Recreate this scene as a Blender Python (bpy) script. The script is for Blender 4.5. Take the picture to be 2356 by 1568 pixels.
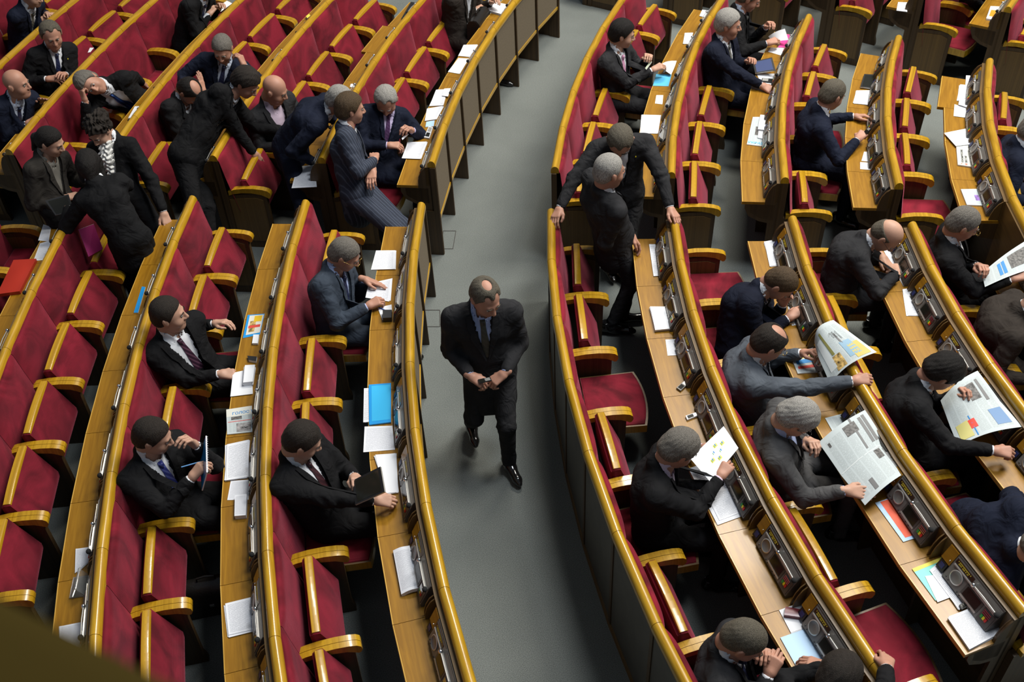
import bpy, math, random
import numpy as np
from mathutils import Matrix, Vector

for o in list(bpy.data.objects): bpy.data.objects.remove(o)
scene = bpy.context.scene
COL = scene.collection

# ------------------------------------------------------------------ camera
FPX, PITCH, ROLL, CAMZ = 2465.82, 0.758602, -0.0535146, 6.2685
CX0, CY0 = 1178.0, 784.0
_F = np.array([0, math.cos(PITCH), -math.sin(PITCH)]); _R = np.array([1., 0, 0]); _U = np.cross(_R, _F)
_c, _s = math.cos(ROLL), math.sin(ROLL)
CR, CU, CF = _c*_R + _s*_U, -_s*_R + _c*_U, _F
cam_d = bpy.data.cameras.new('camera'); cam = bpy.data.objects.new('camera', cam_d); COL.objects.link(cam)
cam_d.sensor_width = 36.0; cam_d.lens = FPX/2356*36; cam_d.clip_start = 0.05; cam_d.clip_end = 200
cam.matrix_world = Matrix(((CR[0], CU[0], -CF[0], 0), (CR[1], CU[1], -CF[1], 0), (CR[2], CU[2], -CF[2], CAMZ), (0, 0, 0, 1)))
cam_d.dof.use_dof = True; cam_d.dof.focus_distance = 7.8; cam_d.dof.aperture_fstop = 4.0
scene.camera = cam

def at(px, py, z=0.0):
    """point of the level plane at height z that shows at photo pixel (px, py)"""
    d = CR*((px-CX0)/FPX) - CU*((py-CY0)/FPX) + CF
    t = (z-CAMZ)/d[2]
    return np.array([d[0]*t, d[1]*t, z])

# ------------------------------------------------------------------ light
world = bpy.data.worlds.new('hall_ambient'); scene.world = world; world.use_nodes = True
bg = world.node_tree.nodes['Background']; bg.inputs[0].default_value = (0.72, 0.84, 1.0, 1); bg.inputs[1].default_value = 0.15
def area(name, loc, target, size, power, color, sy=None):
    d = bpy.data.lights.new(name, 'AREA'); d.energy = power; d.color = color; d.size = size
    if sy: d.shape = 'RECTANGLE'; d.size_y = sy
    o = bpy.data.objects.new(name, d); COL.objects.link(o); o.location = loc
    o.rotation_euler = (Vector(target)-Vector(loc)).to_track_quat('-Z', 'Y').to_euler(); return o
area('ceiling_light', (8.0, 9.0, 13.0), (3, 8, 0), 5.0, 2150, (1.0, 0.96, 0.88), 5.0)
area('ceiling_light', (3.0, 13.5, 13.0), (1.5, 9.5, 0), 4.0, 1100, (1.0, 0.94, 0.84), 2.0)
area('ceiling_light', (3.5, 5.0, 12.5), (3.0, 5.0, 0), 2.4, 560, (0.92, 0.96, 1.0), 2.4)
scene.view_settings.view_transform = 'Standard'; scene.view_settings.look = 'None'
scene.view_settings.exposure = 0.0; scene.view_settings.gamma = 1.0; scene.view_settings.use_curve_mapping = False

# ------------------------------------------------------------------ materials
MATS = {}
def node_mat(name):
    m = bpy.data.materials.new(name); m.use_nodes = True; nt = m.node_tree
    return m, nt, nt.nodes['Principled BSDF']
def lk(nt, a, b): nt.links.new(a, b)
def mat(name, col, rough=0.5, metal=0.0, var=0.0, scale=20, bump=0.0, bscale=200, coat=0.0, sheen=0.0, alpha=1.0, trans=0.0, emit=None, stretch=None, uv=False, spec=None):
    if name in MATS: return MATS[name]
    m, nt, b = node_mat(name)
    b.inputs['Base Color'].default_value = (*col, 1); b.inputs['Roughness'].default_value = rough; b.inputs['Metallic'].default_value = metal
    if coat: b.inputs['Coat Weight'].default_value = coat; b.inputs['Coat Roughness'].default_value = 0.12
    if sheen: b.inputs['Sheen Weight'].default_value = sheen; b.inputs['Sheen Roughness'].default_value = 0.4
    if spec is not None: b.inputs['Specular IOR Level'].default_value = spec
    if trans: b.inputs['Transmission Weight'].default_value = trans
    if alpha < 1: b.inputs['Alpha'].default_value = alpha
    if emit: b.inputs['Emission Color'].default_value = (*emit[:3], 1); b.inputs['Emission Strength'].default_value = emit[3]
    if var or bump:
        tc = nt.nodes.new('ShaderNodeTexCoord'); mp = nt.nodes.new('ShaderNodeMapping')
        lk(nt, tc.outputs['UV' if uv else 'Object'], mp.inputs[0])
        if stretch: mp.inputs['Scale'].default_value = stretch
    if var:
        n = nt.nodes.new('ShaderNodeTexNoise'); n.inputs['Scale'].default_value = scale; n.inputs['Detail'].default_value = 5
        lk(nt, mp.outputs[0], n.inputs['Vector'])
        r = nt.nodes.new('ShaderNodeValToRGB'); r.color_ramp.elements[0].position = 0.3; r.color_ramp.elements[1].position = 0.7
        r.color_ramp.elements[0].color = (*[c*(1-var) for c in col], 1); r.color_ramp.elements[1].color = (*[min(1, c*(1+var)) for c in col], 1)
        lk(nt, n.outputs[0], r.inputs[0]); lk(nt, r.outputs[0], b.inputs['Base Color'])
    if bump:
        n2 = nt.nodes.new('ShaderNodeTexNoise'); n2.inputs['Scale'].default_value = bscale; n2.inputs['Detail'].default_value = 3
        lk(nt, mp.outputs[0], n2.inputs['Vector'])
        bp = nt.nodes.new('ShaderNodeBump'); bp.inputs['Strength'].default_value = bump; bp.inputs['Distance'].default_value = 0.003
        lk(nt, n2.outputs[0], bp.inputs['Height']); lk(nt, bp.outputs[0], b.inputs['Normal'])
    MATS[name] = m; return m
def wood(name, c0, c1, rough, coat):
    m, nt, b = node_mat(name); MATS[name] = m
    tc = nt.nodes.new('ShaderNodeTexCoord'); mp = nt.nodes.new('ShaderNodeMapping'); mp.inputs['Scale'].default_value = (2.2, 26, 26)
    oi = nt.nodes.new('ShaderNodeObjectInfo'); ad = nt.nodes.new('ShaderNodeVectorMath'); ad.operation = 'ADD'
    lk(nt, tc.outputs['UV'], ad.inputs[0]); lk(nt, oi.outputs['Random'], ad.inputs[1]); lk(nt, ad.outputs[0], mp.inputs[0])
    n = nt.nodes.new('ShaderNodeTexNoise'); n.inputs['Scale'].default_value = 1.6; n.inputs['Detail'].default_value = 6; n.inputs['Distortion'].default_value = 0.7
    lk(nt, mp.outputs[0], n.inputs['Vector'])
    r = nt.nodes.new('ShaderNodeValToRGB'); r.color_ramp.elements[0].position = 0.35; r.color_ramp.elements[1].position = 0.68
    r.color_ramp.elements[0].color = (*c0, 1); r.color_ramp.elements[1].color = (*c1, 1)
    lk(nt, n.outputs[0], r.inputs[0]); lk(nt, r.outputs[0], b.inputs['Base Color'])
    b.inputs['Roughness'].default_value = rough; b.inputs['Coat Weight'].default_value = coat; b.inputs['Coat Roughness'].default_value = 0.1
    return m
WOOD = wood('honey_wood', (0.34, 0.180, 0.006), (0.50, 0.285, 0.014), 0.30, 0.45)
DESKW = wood('desk_wood', (0.245, 0.112, 0.005), (0.335, 0.162, 0.009), 0.36, 0.16)
LEDGEW = wood('matt_honey_wood', (0.20, 0.105, 0.006), (0.28, 0.155, 0.010), 0.6, 0.0)
EDGEW = wood('pale_edge_wood', (0.52, 0.30, 0.05), (0.66, 0.40, 0.08), 0.35, 0.2)
DARKW = wood('dark_wood', (0.045, 0.024, 0.008), (0.078, 0.043, 0.014), 0.50, 0.0)
MIDW = wood('brown_wood', (0.10, 0.055, 0.015), (0.15, 0.084, 0.022), 0.45, 0.05)
def fabric():
    m, nt, b = node_mat('crimson_velvet'); MATS['crimson_velvet'] = m
    tc = nt.nodes.new('ShaderNodeTexCoord'); oi = nt.nodes.new('ShaderNodeObjectInfo')
    ad = nt.nodes.new('ShaderNodeVectorMath'); ad.operation = 'ADD'; lk(nt, tc.outputs['Object'], ad.inputs[0])
    mu = nt.nodes.new('ShaderNodeMath'); mu.operation = 'MULTIPLY'; mu.inputs[1].default_value = 30; lk(nt, oi.outputs['Random'], mu.inputs[0]); lk(nt, mu.outputs[0], ad.inputs[1])
    n = nt.nodes.new('ShaderNodeTexNoise'); n.inputs['Scale'].default_value = 3.2; n.inputs['Detail'].default_value = 4; n.inputs['Distortion'].default_value = 1.2
    lk(nt, ad.outputs[0], n.inputs['Vector'])
    r = nt.nodes.new('ShaderNodeValToRGB'); r.color_ramp.elements[0].position = 0.32; r.color_ramp.elements[1].position = 0.66
    r.color_ramp.elements[0].color = (0.085, 0.0045, 0.010, 1); r.color_ramp.elements[1].color = (0.225, 0.0115, 0.026, 1)
    lk(nt, n.outputs[0], r.inputs[0]); lk(nt, r.outputs[0], b.inputs['Base Color'])
    w = nt.nodes.new('ShaderNodeTexWave'); w.wave_type = 'BANDS'; w.bands_direction = 'Z'; w.inputs['Scale'].default_value = 38; w.inputs['Distortion'].default_value = 0.6; w.inputs['Detail Scale'].default_value = 4
    lk(nt, tc.outputs['Object'], w.inputs['Vector'])
    bp = nt.nodes.new('ShaderNodeBump'); bp.inputs['Strength'].default_value = 0.35; bp.inputs['Distance'].default_value = 0.004
    lk(nt, w.outputs['Fac'], bp.inputs['Height']); lk(nt, bp.outputs[0], b.inputs['Normal'])
    b.inputs['Roughness'].default_value = 0.85; b.inputs['Sheen Weight'].default_value = 0.35; b.inputs['Sheen Roughness'].default_value = 0.35
    b.inputs['Sheen Tint'].default_value = (0.9, 0.25, 0.35, 1); b.inputs['Specular IOR Level'].default_value = 0.2
    return m
RED = fabric()
CARPET = mat('grey_carpet', (0.195, 0.212, 0.200), 0.95, var=0.45, scale=190, bump=0.8, bscale=900, spec=0.1)
def carpet_extra():
    nt = CARPET.node_tree; b = nt.nodes['Principled BSDF']; src = b.inputs['Base Color'].links[0].from_socket
    tc = nt.nodes.new('ShaderNodeTexCoord'); n = nt.nodes.new('ShaderNodeTexNoise'); n.inputs['Scale'].default_value = 1.3; n.inputs['Detail'].default_value = 4
    lk(nt, tc.outputs['Object'], n.inputs['Vector']); mx = nt.nodes.new('ShaderNodeMixRGB'); mx.blend_type = 'MULTIPLY'; mx.inputs[0].default_value = 0.35
    r = nt.nodes.new('ShaderNodeValToRGB'); r.color_ramp.elements[0].position = 0.35; r.color_ramp.elements[0].color = (0.65, 0.66, 0.66, 1); r.color_ramp.elements[1].position = 0.6
    lk(nt, n.outputs[0], r.inputs[0]); lk(nt, src, mx.inputs[1]); lk(nt, r.outputs[0], mx.inputs[2]); lk(nt, mx.outputs[0], b.inputs['Base Color'])
carpet_extra()
TAUPE = mat('taupe_panel', (0.165, 0.130, 0.085), 0.75, var=0.12, scale=60)
SMOKE = mat('smoky_panel', (0.070, 0.068, 0.060), 0.5, var=0.15, scale=9)
GREY = mat('console_grey', (0.175, 0.168, 0.155), 0.36)
GREYD = mat('console_dark_grey', (0.075, 0.070, 0.065), 0.38)
SILVER = mat('brushed_silver', (0.50, 0.49, 0.46), 0.32, metal=0.45)
CHROME = mat('chrome', (0.85, 0.85, 0.83), 0.12, metal=1.0)
BLACK = mat('black_plastic', (0.014, 0.014, 0.015), 0.45)
FOAM = mat('black_foam', (0.010, 0.010, 0.011), 0.95)
SCREEN = mat('dark_screen', (0.018, 0.018, 0.014), 0.12)
YELL = mat('yellow_lettering', (0.70, 0.55, 0.04), 0.6)
BTN_G = mat('green_button', (0.02, 0.28, 0.05), 0.4); BTN_Y = mat('yellow_button', (0.75, 0.60, 0.02), 0.4); BTN_R = mat('red_button', (0.55, 0.02, 0.015), 0.4)
WHITE = mat('white_paper', (0.80, 0.82, 0.86), 0.7)

# ------------------------------------------------------------------ mesh helpers
class MB:
    def __init__(s): s.v = []; s.f = []; s.uv = []; s.mi = []; s.m = []
    def mid(s, m):
        if m not in s.m: s.m.append(m)
        return s.m.index(m)
    def poly(s, idx, uv, m): s.f.append(idx); s.uv.append(uv); s.mi.append(s.mid(m))
    def prism(s, prof, fn, a, b, m, cap=True, capm=None):
        """profile (p,q) closed, swept from station a to b; fn(p, q, station) -> xyz"""
        n = len(prof); i0 = len(s.v)
        A = [fn(p, q, a) for p, q in prof]; B = [fn(p, q, b) for p, q in prof]; s.v += A; s.v += B
        L = math.dist(A[0], B[0]); acc = 0; w = [0]
        for i in range(n): acc += math.dist(prof[i], prof[(i+1) % n]); w.append(acc)
        for i in range(n):
            j = (i+1) % n
            s.poly([i0+i, i0+n+i, i0+n+j, i0+j], [(0, w[i]), (L, w[i]), (L, w[i+1]), (0, w[i+1])], m)
        if cap:
            c = capm or m
            s.poly([i0+i for i in range(n)], [(q*.1, p) for p, q in prof], c)
            s.poly([i0+n+i for i in reversed(range(n))], [(q*.1, p) for p, q in reversed(prof)], c)
        return s
    def box(s, c, d, m, M=None):
        i0 = len(s.v); x, y, z = [k/2 for k in d]
        P = [(-x, -y, -z), (x, -y, -z), (x, y, -z), (-x, y, -z), (-x, -y, z), (x, -y, z), (x, y, z), (-x, y, z)]
        for p in P:
            if M is not None: p = M @ Vector(p)
            s.v.append((p[0]+c[0], p[1]+c[1], p[2]+c[2]))
        for F, (a, b) in (((3, 2, 1, 0), (d[0], d[1])), ((4, 5, 6, 7), (d[0], d[1])), ((0, 1, 5, 4), (d[0], d[2])), ((1, 2, 6, 5), (d[1], d[2])), ((2, 3, 7, 6), (d[0], d[2])), ((3, 0, 4, 7), (d[1], d[2]))):
            s.poly([i0+k for k in F], [(0, 0), (a, 0), (a, b), (0, b)], m)
        return s
    def tube(s, pts, rads, m, n=10, cap=True):
        """round tube through points"""
        P = [np.array(p, float) for p in pts]; i0 = len(s.v); k = len(P)
        for i, p in enumerate(P):
            t = P[min(i+1, k-1)]-P[max(i-1, 0)]; t = t/(np.linalg.norm(t)+1e-12)
            a = np.cross(t, (0, 0, 1.)); 
            if np.linalg.norm(a) < 1e-3: a = np.cross(t, (1., 0, 0))
            a /= np.linalg.norm(a); b = np.cross(t, a); r = rads[i] if hasattr(rads, '__len__') else rads
            for j in range(n):
                g = 2*math.pi*j/n; s.v.append(tuple(p+r*(math.cos(g)*a+math.sin(g)*b)))
        for i in range(k-1):
            for j in range(n):
                l = (j+1) % n; s.poly([i0+i*n+j, i0+i*n+l, i0+(i+1)*n+l, i0+(i+1)*n+j], [(0, 0)]*4, m)
        if cap:
            s.poly([i0+j for j in reversed(range(n))], [(0, 0)]*n, m); s.poly([i0+(k-1)*n+j for j in range(n)], [(0, 0)]*n, m)
        return s
    def ball(s, c, r, m, nu=12, nv=8):
        if not hasattr(r, '__len__'): r = (r, r, r)
        i0 = len(s.v); s.v.append((c[0], c[1], c[2]-r[2]))
        for i in range(1, nv):
            a = -math.pi/2+math.pi*i/nv
            for j in range(nu): g = 2*math.pi*j/nu; s.v.append((c[0]+r[0]*math.cos(a)*math.cos(g), c[1]+r[1]*math.cos(a)*math.sin(g), c[2]+r[2]*math.sin(a)))
        s.v.append((c[0], c[1], c[2]+r[2])); e = len(s.v)-1
        for j in range(nu):
            l = (j+1) % nu; s.poly([i0, i0+1+l, i0+1+j], [(0, 0)]*3, m); s.poly([e, e-nu+j, e-nu+l], [(0, 0)]*3, m)
            for i in range(nv-2): a = i0+1+i*nu; s.poly([a+j, a+l, a+nu+l, a+nu+j], [(0, 0)]*4, m)
        return s
    def mesh(s, name, smooth=35):
        me = bpy.data.meshes.new(name); me.from_pydata(s.v, [], s.f)
        for m in s.m: me.materials.append(m)
        me.polygons.foreach_set('material_index', s.mi)
        uvl = me.uv_layers.new(name='UVMap'); flat = [c for u in s.uv for p in u for c in p]; uvl.data.foreach_set('uv', flat)
        if smooth: me.shade_smooth(); me.set_sharp_from_angle(angle=math.radians(smooth))
        me.update(); return me
def link(name, me, parent=None, mw=None):
    o = bpy.data.objects.new(name, me); COL.objects.link(o)
    if parent is not None: o.parent = parent
    if mw is not None: o.matrix_basis = mw
    return o
def empty(name, loc, rz=0):
    o = bpy.data.objects.new(name, None); COL.objects.link(o); o.location = loc; o.rotation_euler = (0, 0, rz); o.empty_display_size = 0.1; return o
def tag(o, label=None, cat=None, group=None, kind=None):
    if label: o['label'] = label
    if cat: o['category'] = cat
    if group: o['group'] = group
    if kind: o['kind'] = kind
    return o
def orient(mb):
    return mb
ORD = ['zeroth', 'first', 'second', 'third', 'fourth', 'fifth', 'sixth', 'seventh', 'eighth', 'ninth', 'tenth']

# ------------------------------------------------------------------ hall layout: concentric rows
CC = np.array([11.33305, 6.09673])                  # centre of the chamber's arcs
def polar(R, deg): a = math.radians(deg); return (CC[0]+R*math.cos(a), CC[1]+R*math.sin(a))
def frame(R, deg):
    """matrix of the local frame on the floor at radius R: x along the row (away from the far end), y towards the centre"""
    a = math.radians(deg); x, y = polar(R, deg)
    return Matrix.Translation((x, y, 0)) @ Matrix.Rotation(a+math.pi/2, 4, 'Z')
# ------------------------------------------------------------------ floor and its hatches
fl = MB(); n = 40
fl.box((0, 8, -0.05), (40, 40, 0.1), CARPET)
o = link('floor', fl.mesh('floor')); tag(o, 'grey-green speckled carpet of the hall floor', kind='structure')

# ------------------------------------------------------------------ profiles, local frame: u = towards the centre, z = up
def arcfn(R, h):
    ch, sh = math.cos(h), math.sin(h)
    return lambda u, z, s: (s*(R-u)*sh, R-(R-u)*ch, z)
RAILP = [(-.034, .962), (-.036, .985), (-.031, 1.008), (-.018, 1.024), (0, 1.030), (.018, 1.024), (.031, 1.008), (.036, .985), (.034, .962)]
def rev(p): return list(reversed(p))
_cache = {}
def cached(key, fn):
    if key not in _cache: _cache[key] = fn()
    return _cache[key]
def m_prism(name, prof, R, h, a, b, m, smooth=35, capm=None):
    key = (name, R, round(h, 5), a, b)
    def f():
        mb = MB(); mb.prism(prof, arcfn(R, h), a, b, m, capm=capm); return mb.mesh(name, smooth)
    return cached(key, f)

GUSS = [(-.035, .965), (-.060, .957), (-.092, .93), (-.118, .88), (-.132, .825), (-.136, .772), (-.035, .772)]
ENDP = [(.035, 0), (.035, .965), (-.035, .965), (-.060, .957), (-.092, .93), (-.118, .88), (-.132, .825), (-.138, .745), (-.30, .745), (-.30, .70), (-.26, .62), (-.17, .57), (-.09, .55), (-.09, 0)]
def desk_row(name, R, start, step, n, label, style, blank=(), wide=(), end0=True, end1=True):
    """style: 'seats' (upholstery in front), 'aisle' (panelled towards the aisle)"""
    h = math.radians(step/2); hb = (step/2)
    x0, y0 = polar(R, start+n*step/2)
    root = empty('desk_row', (x0, y0, 0)); tag(root, label, 'desk', 'curved rows of parliament desks')
    inv = Matrix.Translation((-x0, -y0, 0))
    def put(nm, me, deg): return link(nm, me, root, inv @ frame(R, deg))
    gap = 1-.0016/(R*math.sin(h))
    for i in range(n):
        mid = start+(i+.5)*step
        put('rail', m_prism('rail', RAILP, R, h, -gap, gap, WOOD, 50), mid)
        put('back_panel', m_prism('back_panel', [(-.03, .02), (-.012, .02), (-.012, .965), (-.03, .965)] if style == 'seats' else [(-.03, .40), (.006, .40), (.006, .965), (-.03, .965)], R, h, -1, 1, DARKW), mid)
        if style == 'aisle':
            put('trim_strip', m_prism('trim_strip', [(-.012, .365), (.022, .365), (.022, .40), (-.012, .40)], R, h, -.93, .93, WOOD), mid)
            put('fabric_panel', m_prism('fabric_panel', [(.006, .40), (.014, .40), (.014, .955), (.006, .955)], R, h, -.90, .90, TAUPE), mid)
        if i in blank:
            put('closed_panel', m_prism('closed_panel', [(-.05, 0), (-.03, 0), (-.03, .96), (-.05, .96)], R, h, -1, 1, MIDW), mid); continue
        ou = -.385 if i in wide else -.328
        put('desk_top', m_prism('desk_top%d' % (i in wide), [(ou, .742), (-.03, .742), (-.03, .770), (ou+.006, .770), (ou, .765)], R, h, -gap, gap, DESKW), mid)
        put('desk_edge', m_prism('desk_edge%d' % (i in wide), [(ou-.004, .742), (ou, .742), (ou+.005, .7712), (ou-.001, .7712)], R, h, -gap, gap, EDGEW), mid)
        put('apron', m_prism('apron', [(-.26, .742), (-.25, .66), (-.16, .60), (-.05, .58), (-.05, .742)], R, h, -1, 1, DARKW), mid)
        put('upstand', m_prism('upstand', [(-.060, .772), (-.03, .772), (-.03, .965), (-.062, .965)], R, h, -1, 1, MIDW), mid)
        put('ledge', m_prism('ledge', [(-.058, .930), (-.030, .930), (-.030, .956), (-.058, .950)], R, h, -gap, gap, LEDGEW), mid)
    if style == 'aisle':
        for i in range(n+1):
            put('support', m_prism('support', [(-.27, 0), (.028, 0), (.028, .962), (-.02, .962), (-.02, .5), (-.25, .5)], R, h, -.032, .032, DARKW), start+i*step)
    else:
        for i in range(1, n):
            if i in blank: continue
            put('support', m_prism('support2', [(-.12, 0), (-.01, 0), (-.01, .6), (-.14, .6)], R, h, -.03, .03, DARKW), start+i*step)
    for i in range(n):
        if i in blank: continue
        for sgn, nm in ((-1, 'far'), (1, 'near')):
            a = .958*sgn; put('gusset', m_prism('gusset'+nm, GUSS, R, h, a-.012, a+.012, MIDW), start+(i+.5)*step)
    if end0: put('end_panel', m_prism('end_panel0', ENDP, R, h, -1.0, -.93, DARKW, capm=DARKW), start+.5*step)
    if end1: put('end_panel', m_prism('end_panel1', ENDP, R, h, .93, 1.0, DARKW, capm=DARKW), start+(n-.5)*step)
    return root

# ------------------------------------------------------------------ seats
def grid_surface(mb, fn, nu, nv, m):
    i0 = len(mb.v)
    for i in range(nu+1):
        for j in range(nv+1): mb.v.append(fn(i/nu, j/nv))
    for i in range(nu):
        for j in range(nv):
            a = i0+i*(nv+1)+j; mb.poly([a, a+nv+1, a+nv+2, a+1], [(i/nu, j/nv), ((i+1)/nu, j/nv), ((i+1)/nu, (j+1)/nv), (i/nu, (j+1)/nv)], m)
def cushion_mesh(R, h):
    def f():
        mb = MB(); ch, sh = math.cos(h), math.sin(h)
        prof = [(.020, .970), (.036, .990), (.056, .986), (.068, .964), (.076, .90), (.088, .80), (.106, .68), (.126, .56), (.142, .47), (.150, .42), (.13, .40)]
        k = len(prof)-1
        def g(a, b):
            s = 2*a-1; t = b*k; i = min(int(t), k-1); q = t-i
            u = prof[i][0]*(1-q)+prof[i+1][0]*q; z = prof[i][1]*(1-q)+prof[i+1][1]*q
            e = 1-abs(s)**6; u = u*1.0-(.022*(1-e) if b > .1 else .012*(1-e)) + .006*math.cos(s*math.pi/2)*math.sin(b*math.pi)
            s *= .994
            return (s*(R-u)*sh, R-(R-u)*ch, z-.004*(1-e))
        grid_surface(mb, g, 14, 20, RED); i0 = len(mb.v)
        return mb.mesh('back_cushion', 80)
    return cached(('cushion', R, round(h, 5)), f)
FOLDP = [(.168, .715), (.190, .735), (.232, .735), (.262, .66), (.355, .43), (.352, .39), (.325, .375), (.215, .40), (.185, .44)]
def fold_mesh(w):
    def f():
        mb = MB(); p = FOLDP
        def fn(u, z, s):
            return (s*w/2, u, z)
        # rounded ends: three stations each side
        n = len(p); i0 = len(mb.v); cu = sum(a for a, b in p)/n; cz = sum(b for a, b in p)/n
        st = [(-1, .80), (-.985, .94), (-.94, 1), (0, 1), (.94, 1), (.985, .94), (1, .80)]
        for s, k in st:
            for (u, z) in p: mb.v.append((s*w/2, cu+(u-cu)*(.5+.5*k), cz+(z-cz)*(.9+.1*k)))
        for a in range(len(st)-1):
            for i in range(n):
                j = (i+1) % n; A = i0+a*n; mb.poly([A+i, A+n+i, A+n+j, A+j], [(0, 0)]*4, RED)
        mb.poly([i0+i for i in range(n)], [(0, 0)]*n, RED); mb.poly([i0+(len(st)-1)*n+i for i in reversed(range(n))], [(0, 0)]*n, RED)
        return mb.mesh('seat_cushion', 40)
    return cached(('fold', round(w, 3)), f)
def foldstrip_mesh(w):
    def f():
        mb = MB(); N = 10
        # gently bowed front edge of the pan, now on top
        for (a, b) in [(i/N, (i+1)/N) for i in range(N)]:
            pr = [(.183, .700), (.236, .700), (.236, .752), (.230, .758), (.188, .758), (.183, .752)]
            def fn(u, z, s, w=w): q = 2*s-1; return (q*w/2, u, z-.016*q*q)
            mb.prism(pr, fn, a, b, WOOD, cap=(a == 0 or b == 1))
        return mb.mesh('front_edge', 50)
    return cached(('foldstrip', round(w, 3)), f)
def pan_outline(w, grow=0.0):
    pts = []; f = .61
    for k in range(9):
        q = -1+2*k/8; pts.append((q*(w/2+grow), f-.045*q*q+grow))
    a = [(-(w/2-.01+grow), .16), *pts, ((w/2-.01+grow), .16)]
    return a
def down_mesh(w):
    def f():
        mb = MB(); o = pan_outline(w); n = len(o); i0 = len(mb.v)
        lay = [(1.0, .405), (1.0, .436), (.985, .450), (.93, .458), (.6, .462)]
        cx, cy = 0, .38
        for k, z in lay:
            for x, y in o: mb.v.append((cx+(x-cx)*k, cy+(y-cy)*k, z-(.006 if k < .7 else 0)))
        for a in range(len(lay)-1):
            for i in range(n):
                j = (i+1) % n; A = i0+a*n; mb.poly([A+j, A+i, A+n+i, A+n+j], [(0, 0)]*4, RED)
        mb.poly([i0+(len(lay)-1)*n+i for i in reversed(range(n))], [(0, 0)]*n, RED)
        return mb.mesh('seat_cushion', 50)
    return cached(('down', round(w, 3)), f)
def downpan_mesh(w):
    def f():
        mb = MB(); o = pan_outline(w, .012); n = len(o)
        mb.prism([(x, y) for x, y in o], lambda x, y, s: (x, y, s), .372, .442, WOOD, capm=MIDW)
        return mb.mesh('seat_pan', 30)
    return cached(('downpan', round(w, 3)), f)
def arm_profile():
    top = [(.055, .640), (.12, .662), (.20, .674), (.30, .676), (.38, .668), (.425, .655), (.447, .635), (.452, .605), (.440, .580), (.425, .575)]
    bot = [(.400, .592), (.36, .612), (.28, .626), (.18, .626), (.10, .612), (.055, .595)]
    return top+bot
ARMP = arm_profile()
def arm_mesh(kind):
    """kind: 'two' (shared, grooved) or 'one' (row end)"""
    def f():
        mb = MB()
        if kind == 'two':
            for a, b in ((-.040, -.0015), (.0015, .040)): mb.prism(ARMP, lambda u, z, s: (s, u, z), a, b, WOOD)
            mb.prism([(u-.004 if u > .3 else u, z-.004) for u, z in ARMP], lambda u, z, s: (s, u, z), -.002, .002, DARKW)
        else: mb.prism(ARMP, lambda u, z, s: (s, u, z), -.027, .027, WOOD)
        return mb.mesh('armrest', 40)
    return cached(('arm', kind), f)
def armpanel_mesh(kind):
    def f():
        mb = MB(); pr = [(.02, 0), (.415, 0), (.412, .05), (.398, .10), (.405, .597), (.30, .62), (.12, .60), (.02, .60)]
        mb.prism(pr, lambda u, z, s: (s, u, z), -.022, .022, DARKW)
        if kind != 'two':
            for sg in (1, -1):
                mb.prism([(.05, .08), (.365, .08), (.368, .55), (.30, .575), (.12, .56), (.05, .55)], lambda u, z, s: (s, u, z), sg*.0215, sg*.026, MIDW)
        return mb.mesh('side_panel', 30)
    return cached(('armpanel', kind), f)
def bolt_mesh():
    def f():
        mb = MB(); mb.ball((0, 0, 0), .012, SILVER, 8, 6); return mb.mesh('hinge_bolt')
    return cached('bolt', f)
def seat_row(R, start, step, n, rowname, down=(), first=0, end0=True, end1=False, skip=()):
    h = math.radians(step/2)
    for i in range(n):
        if i in skip: continue
        d = start+(i+.5)*step; r = polar(R, d); root = empty('theatre_seat', (r[0], r[1], 0), math.radians(d)+math.pi/2)
        st = 'lowered' if i in down else 'folded-up'
        tag(root, f'{st} crimson seat, {ORD[i+1+first]} from the cross aisle, {rowname}', 'seat', 'crimson tip-up seats of the hall')
        link('backrest', cushion_mesh(R, h), root)
        w = 2*(R-.25)*math.sin(h)-.10
        if i in down:
            link('seat_cushion', down_mesh(w), root); link('seat_pan', downpan_mesh(w), root)
        else:
            link('seat_cushion', fold_mesh(w), root); link('front_edge', foldstrip_mesh(w-.02), root)
            bx = w/2+.01; link('hinge_bolt', bolt_mesh(), root, Matrix.Translation((-bx, .30, .46)))
        def arm(sg, kind):
            M = Matrix.Translation((0, R, 0)) @ Matrix.Rotation(sg*h, 4, 'Z') @ Matrix.Translation((0, -R, 0))
            if kind == 'one': M = M @ Matrix.Translation((-sg*.03, 0, 0))
            ao = link('armrest', arm_mesh(kind), root, M); link('side_panel', armpanel_mesh(kind), root, M)
        last = (i == n-1)
        arm(1, 'one' if (last and end1) else 'two')
        if i == 0 and end0: arm(-1, 'one')

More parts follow.
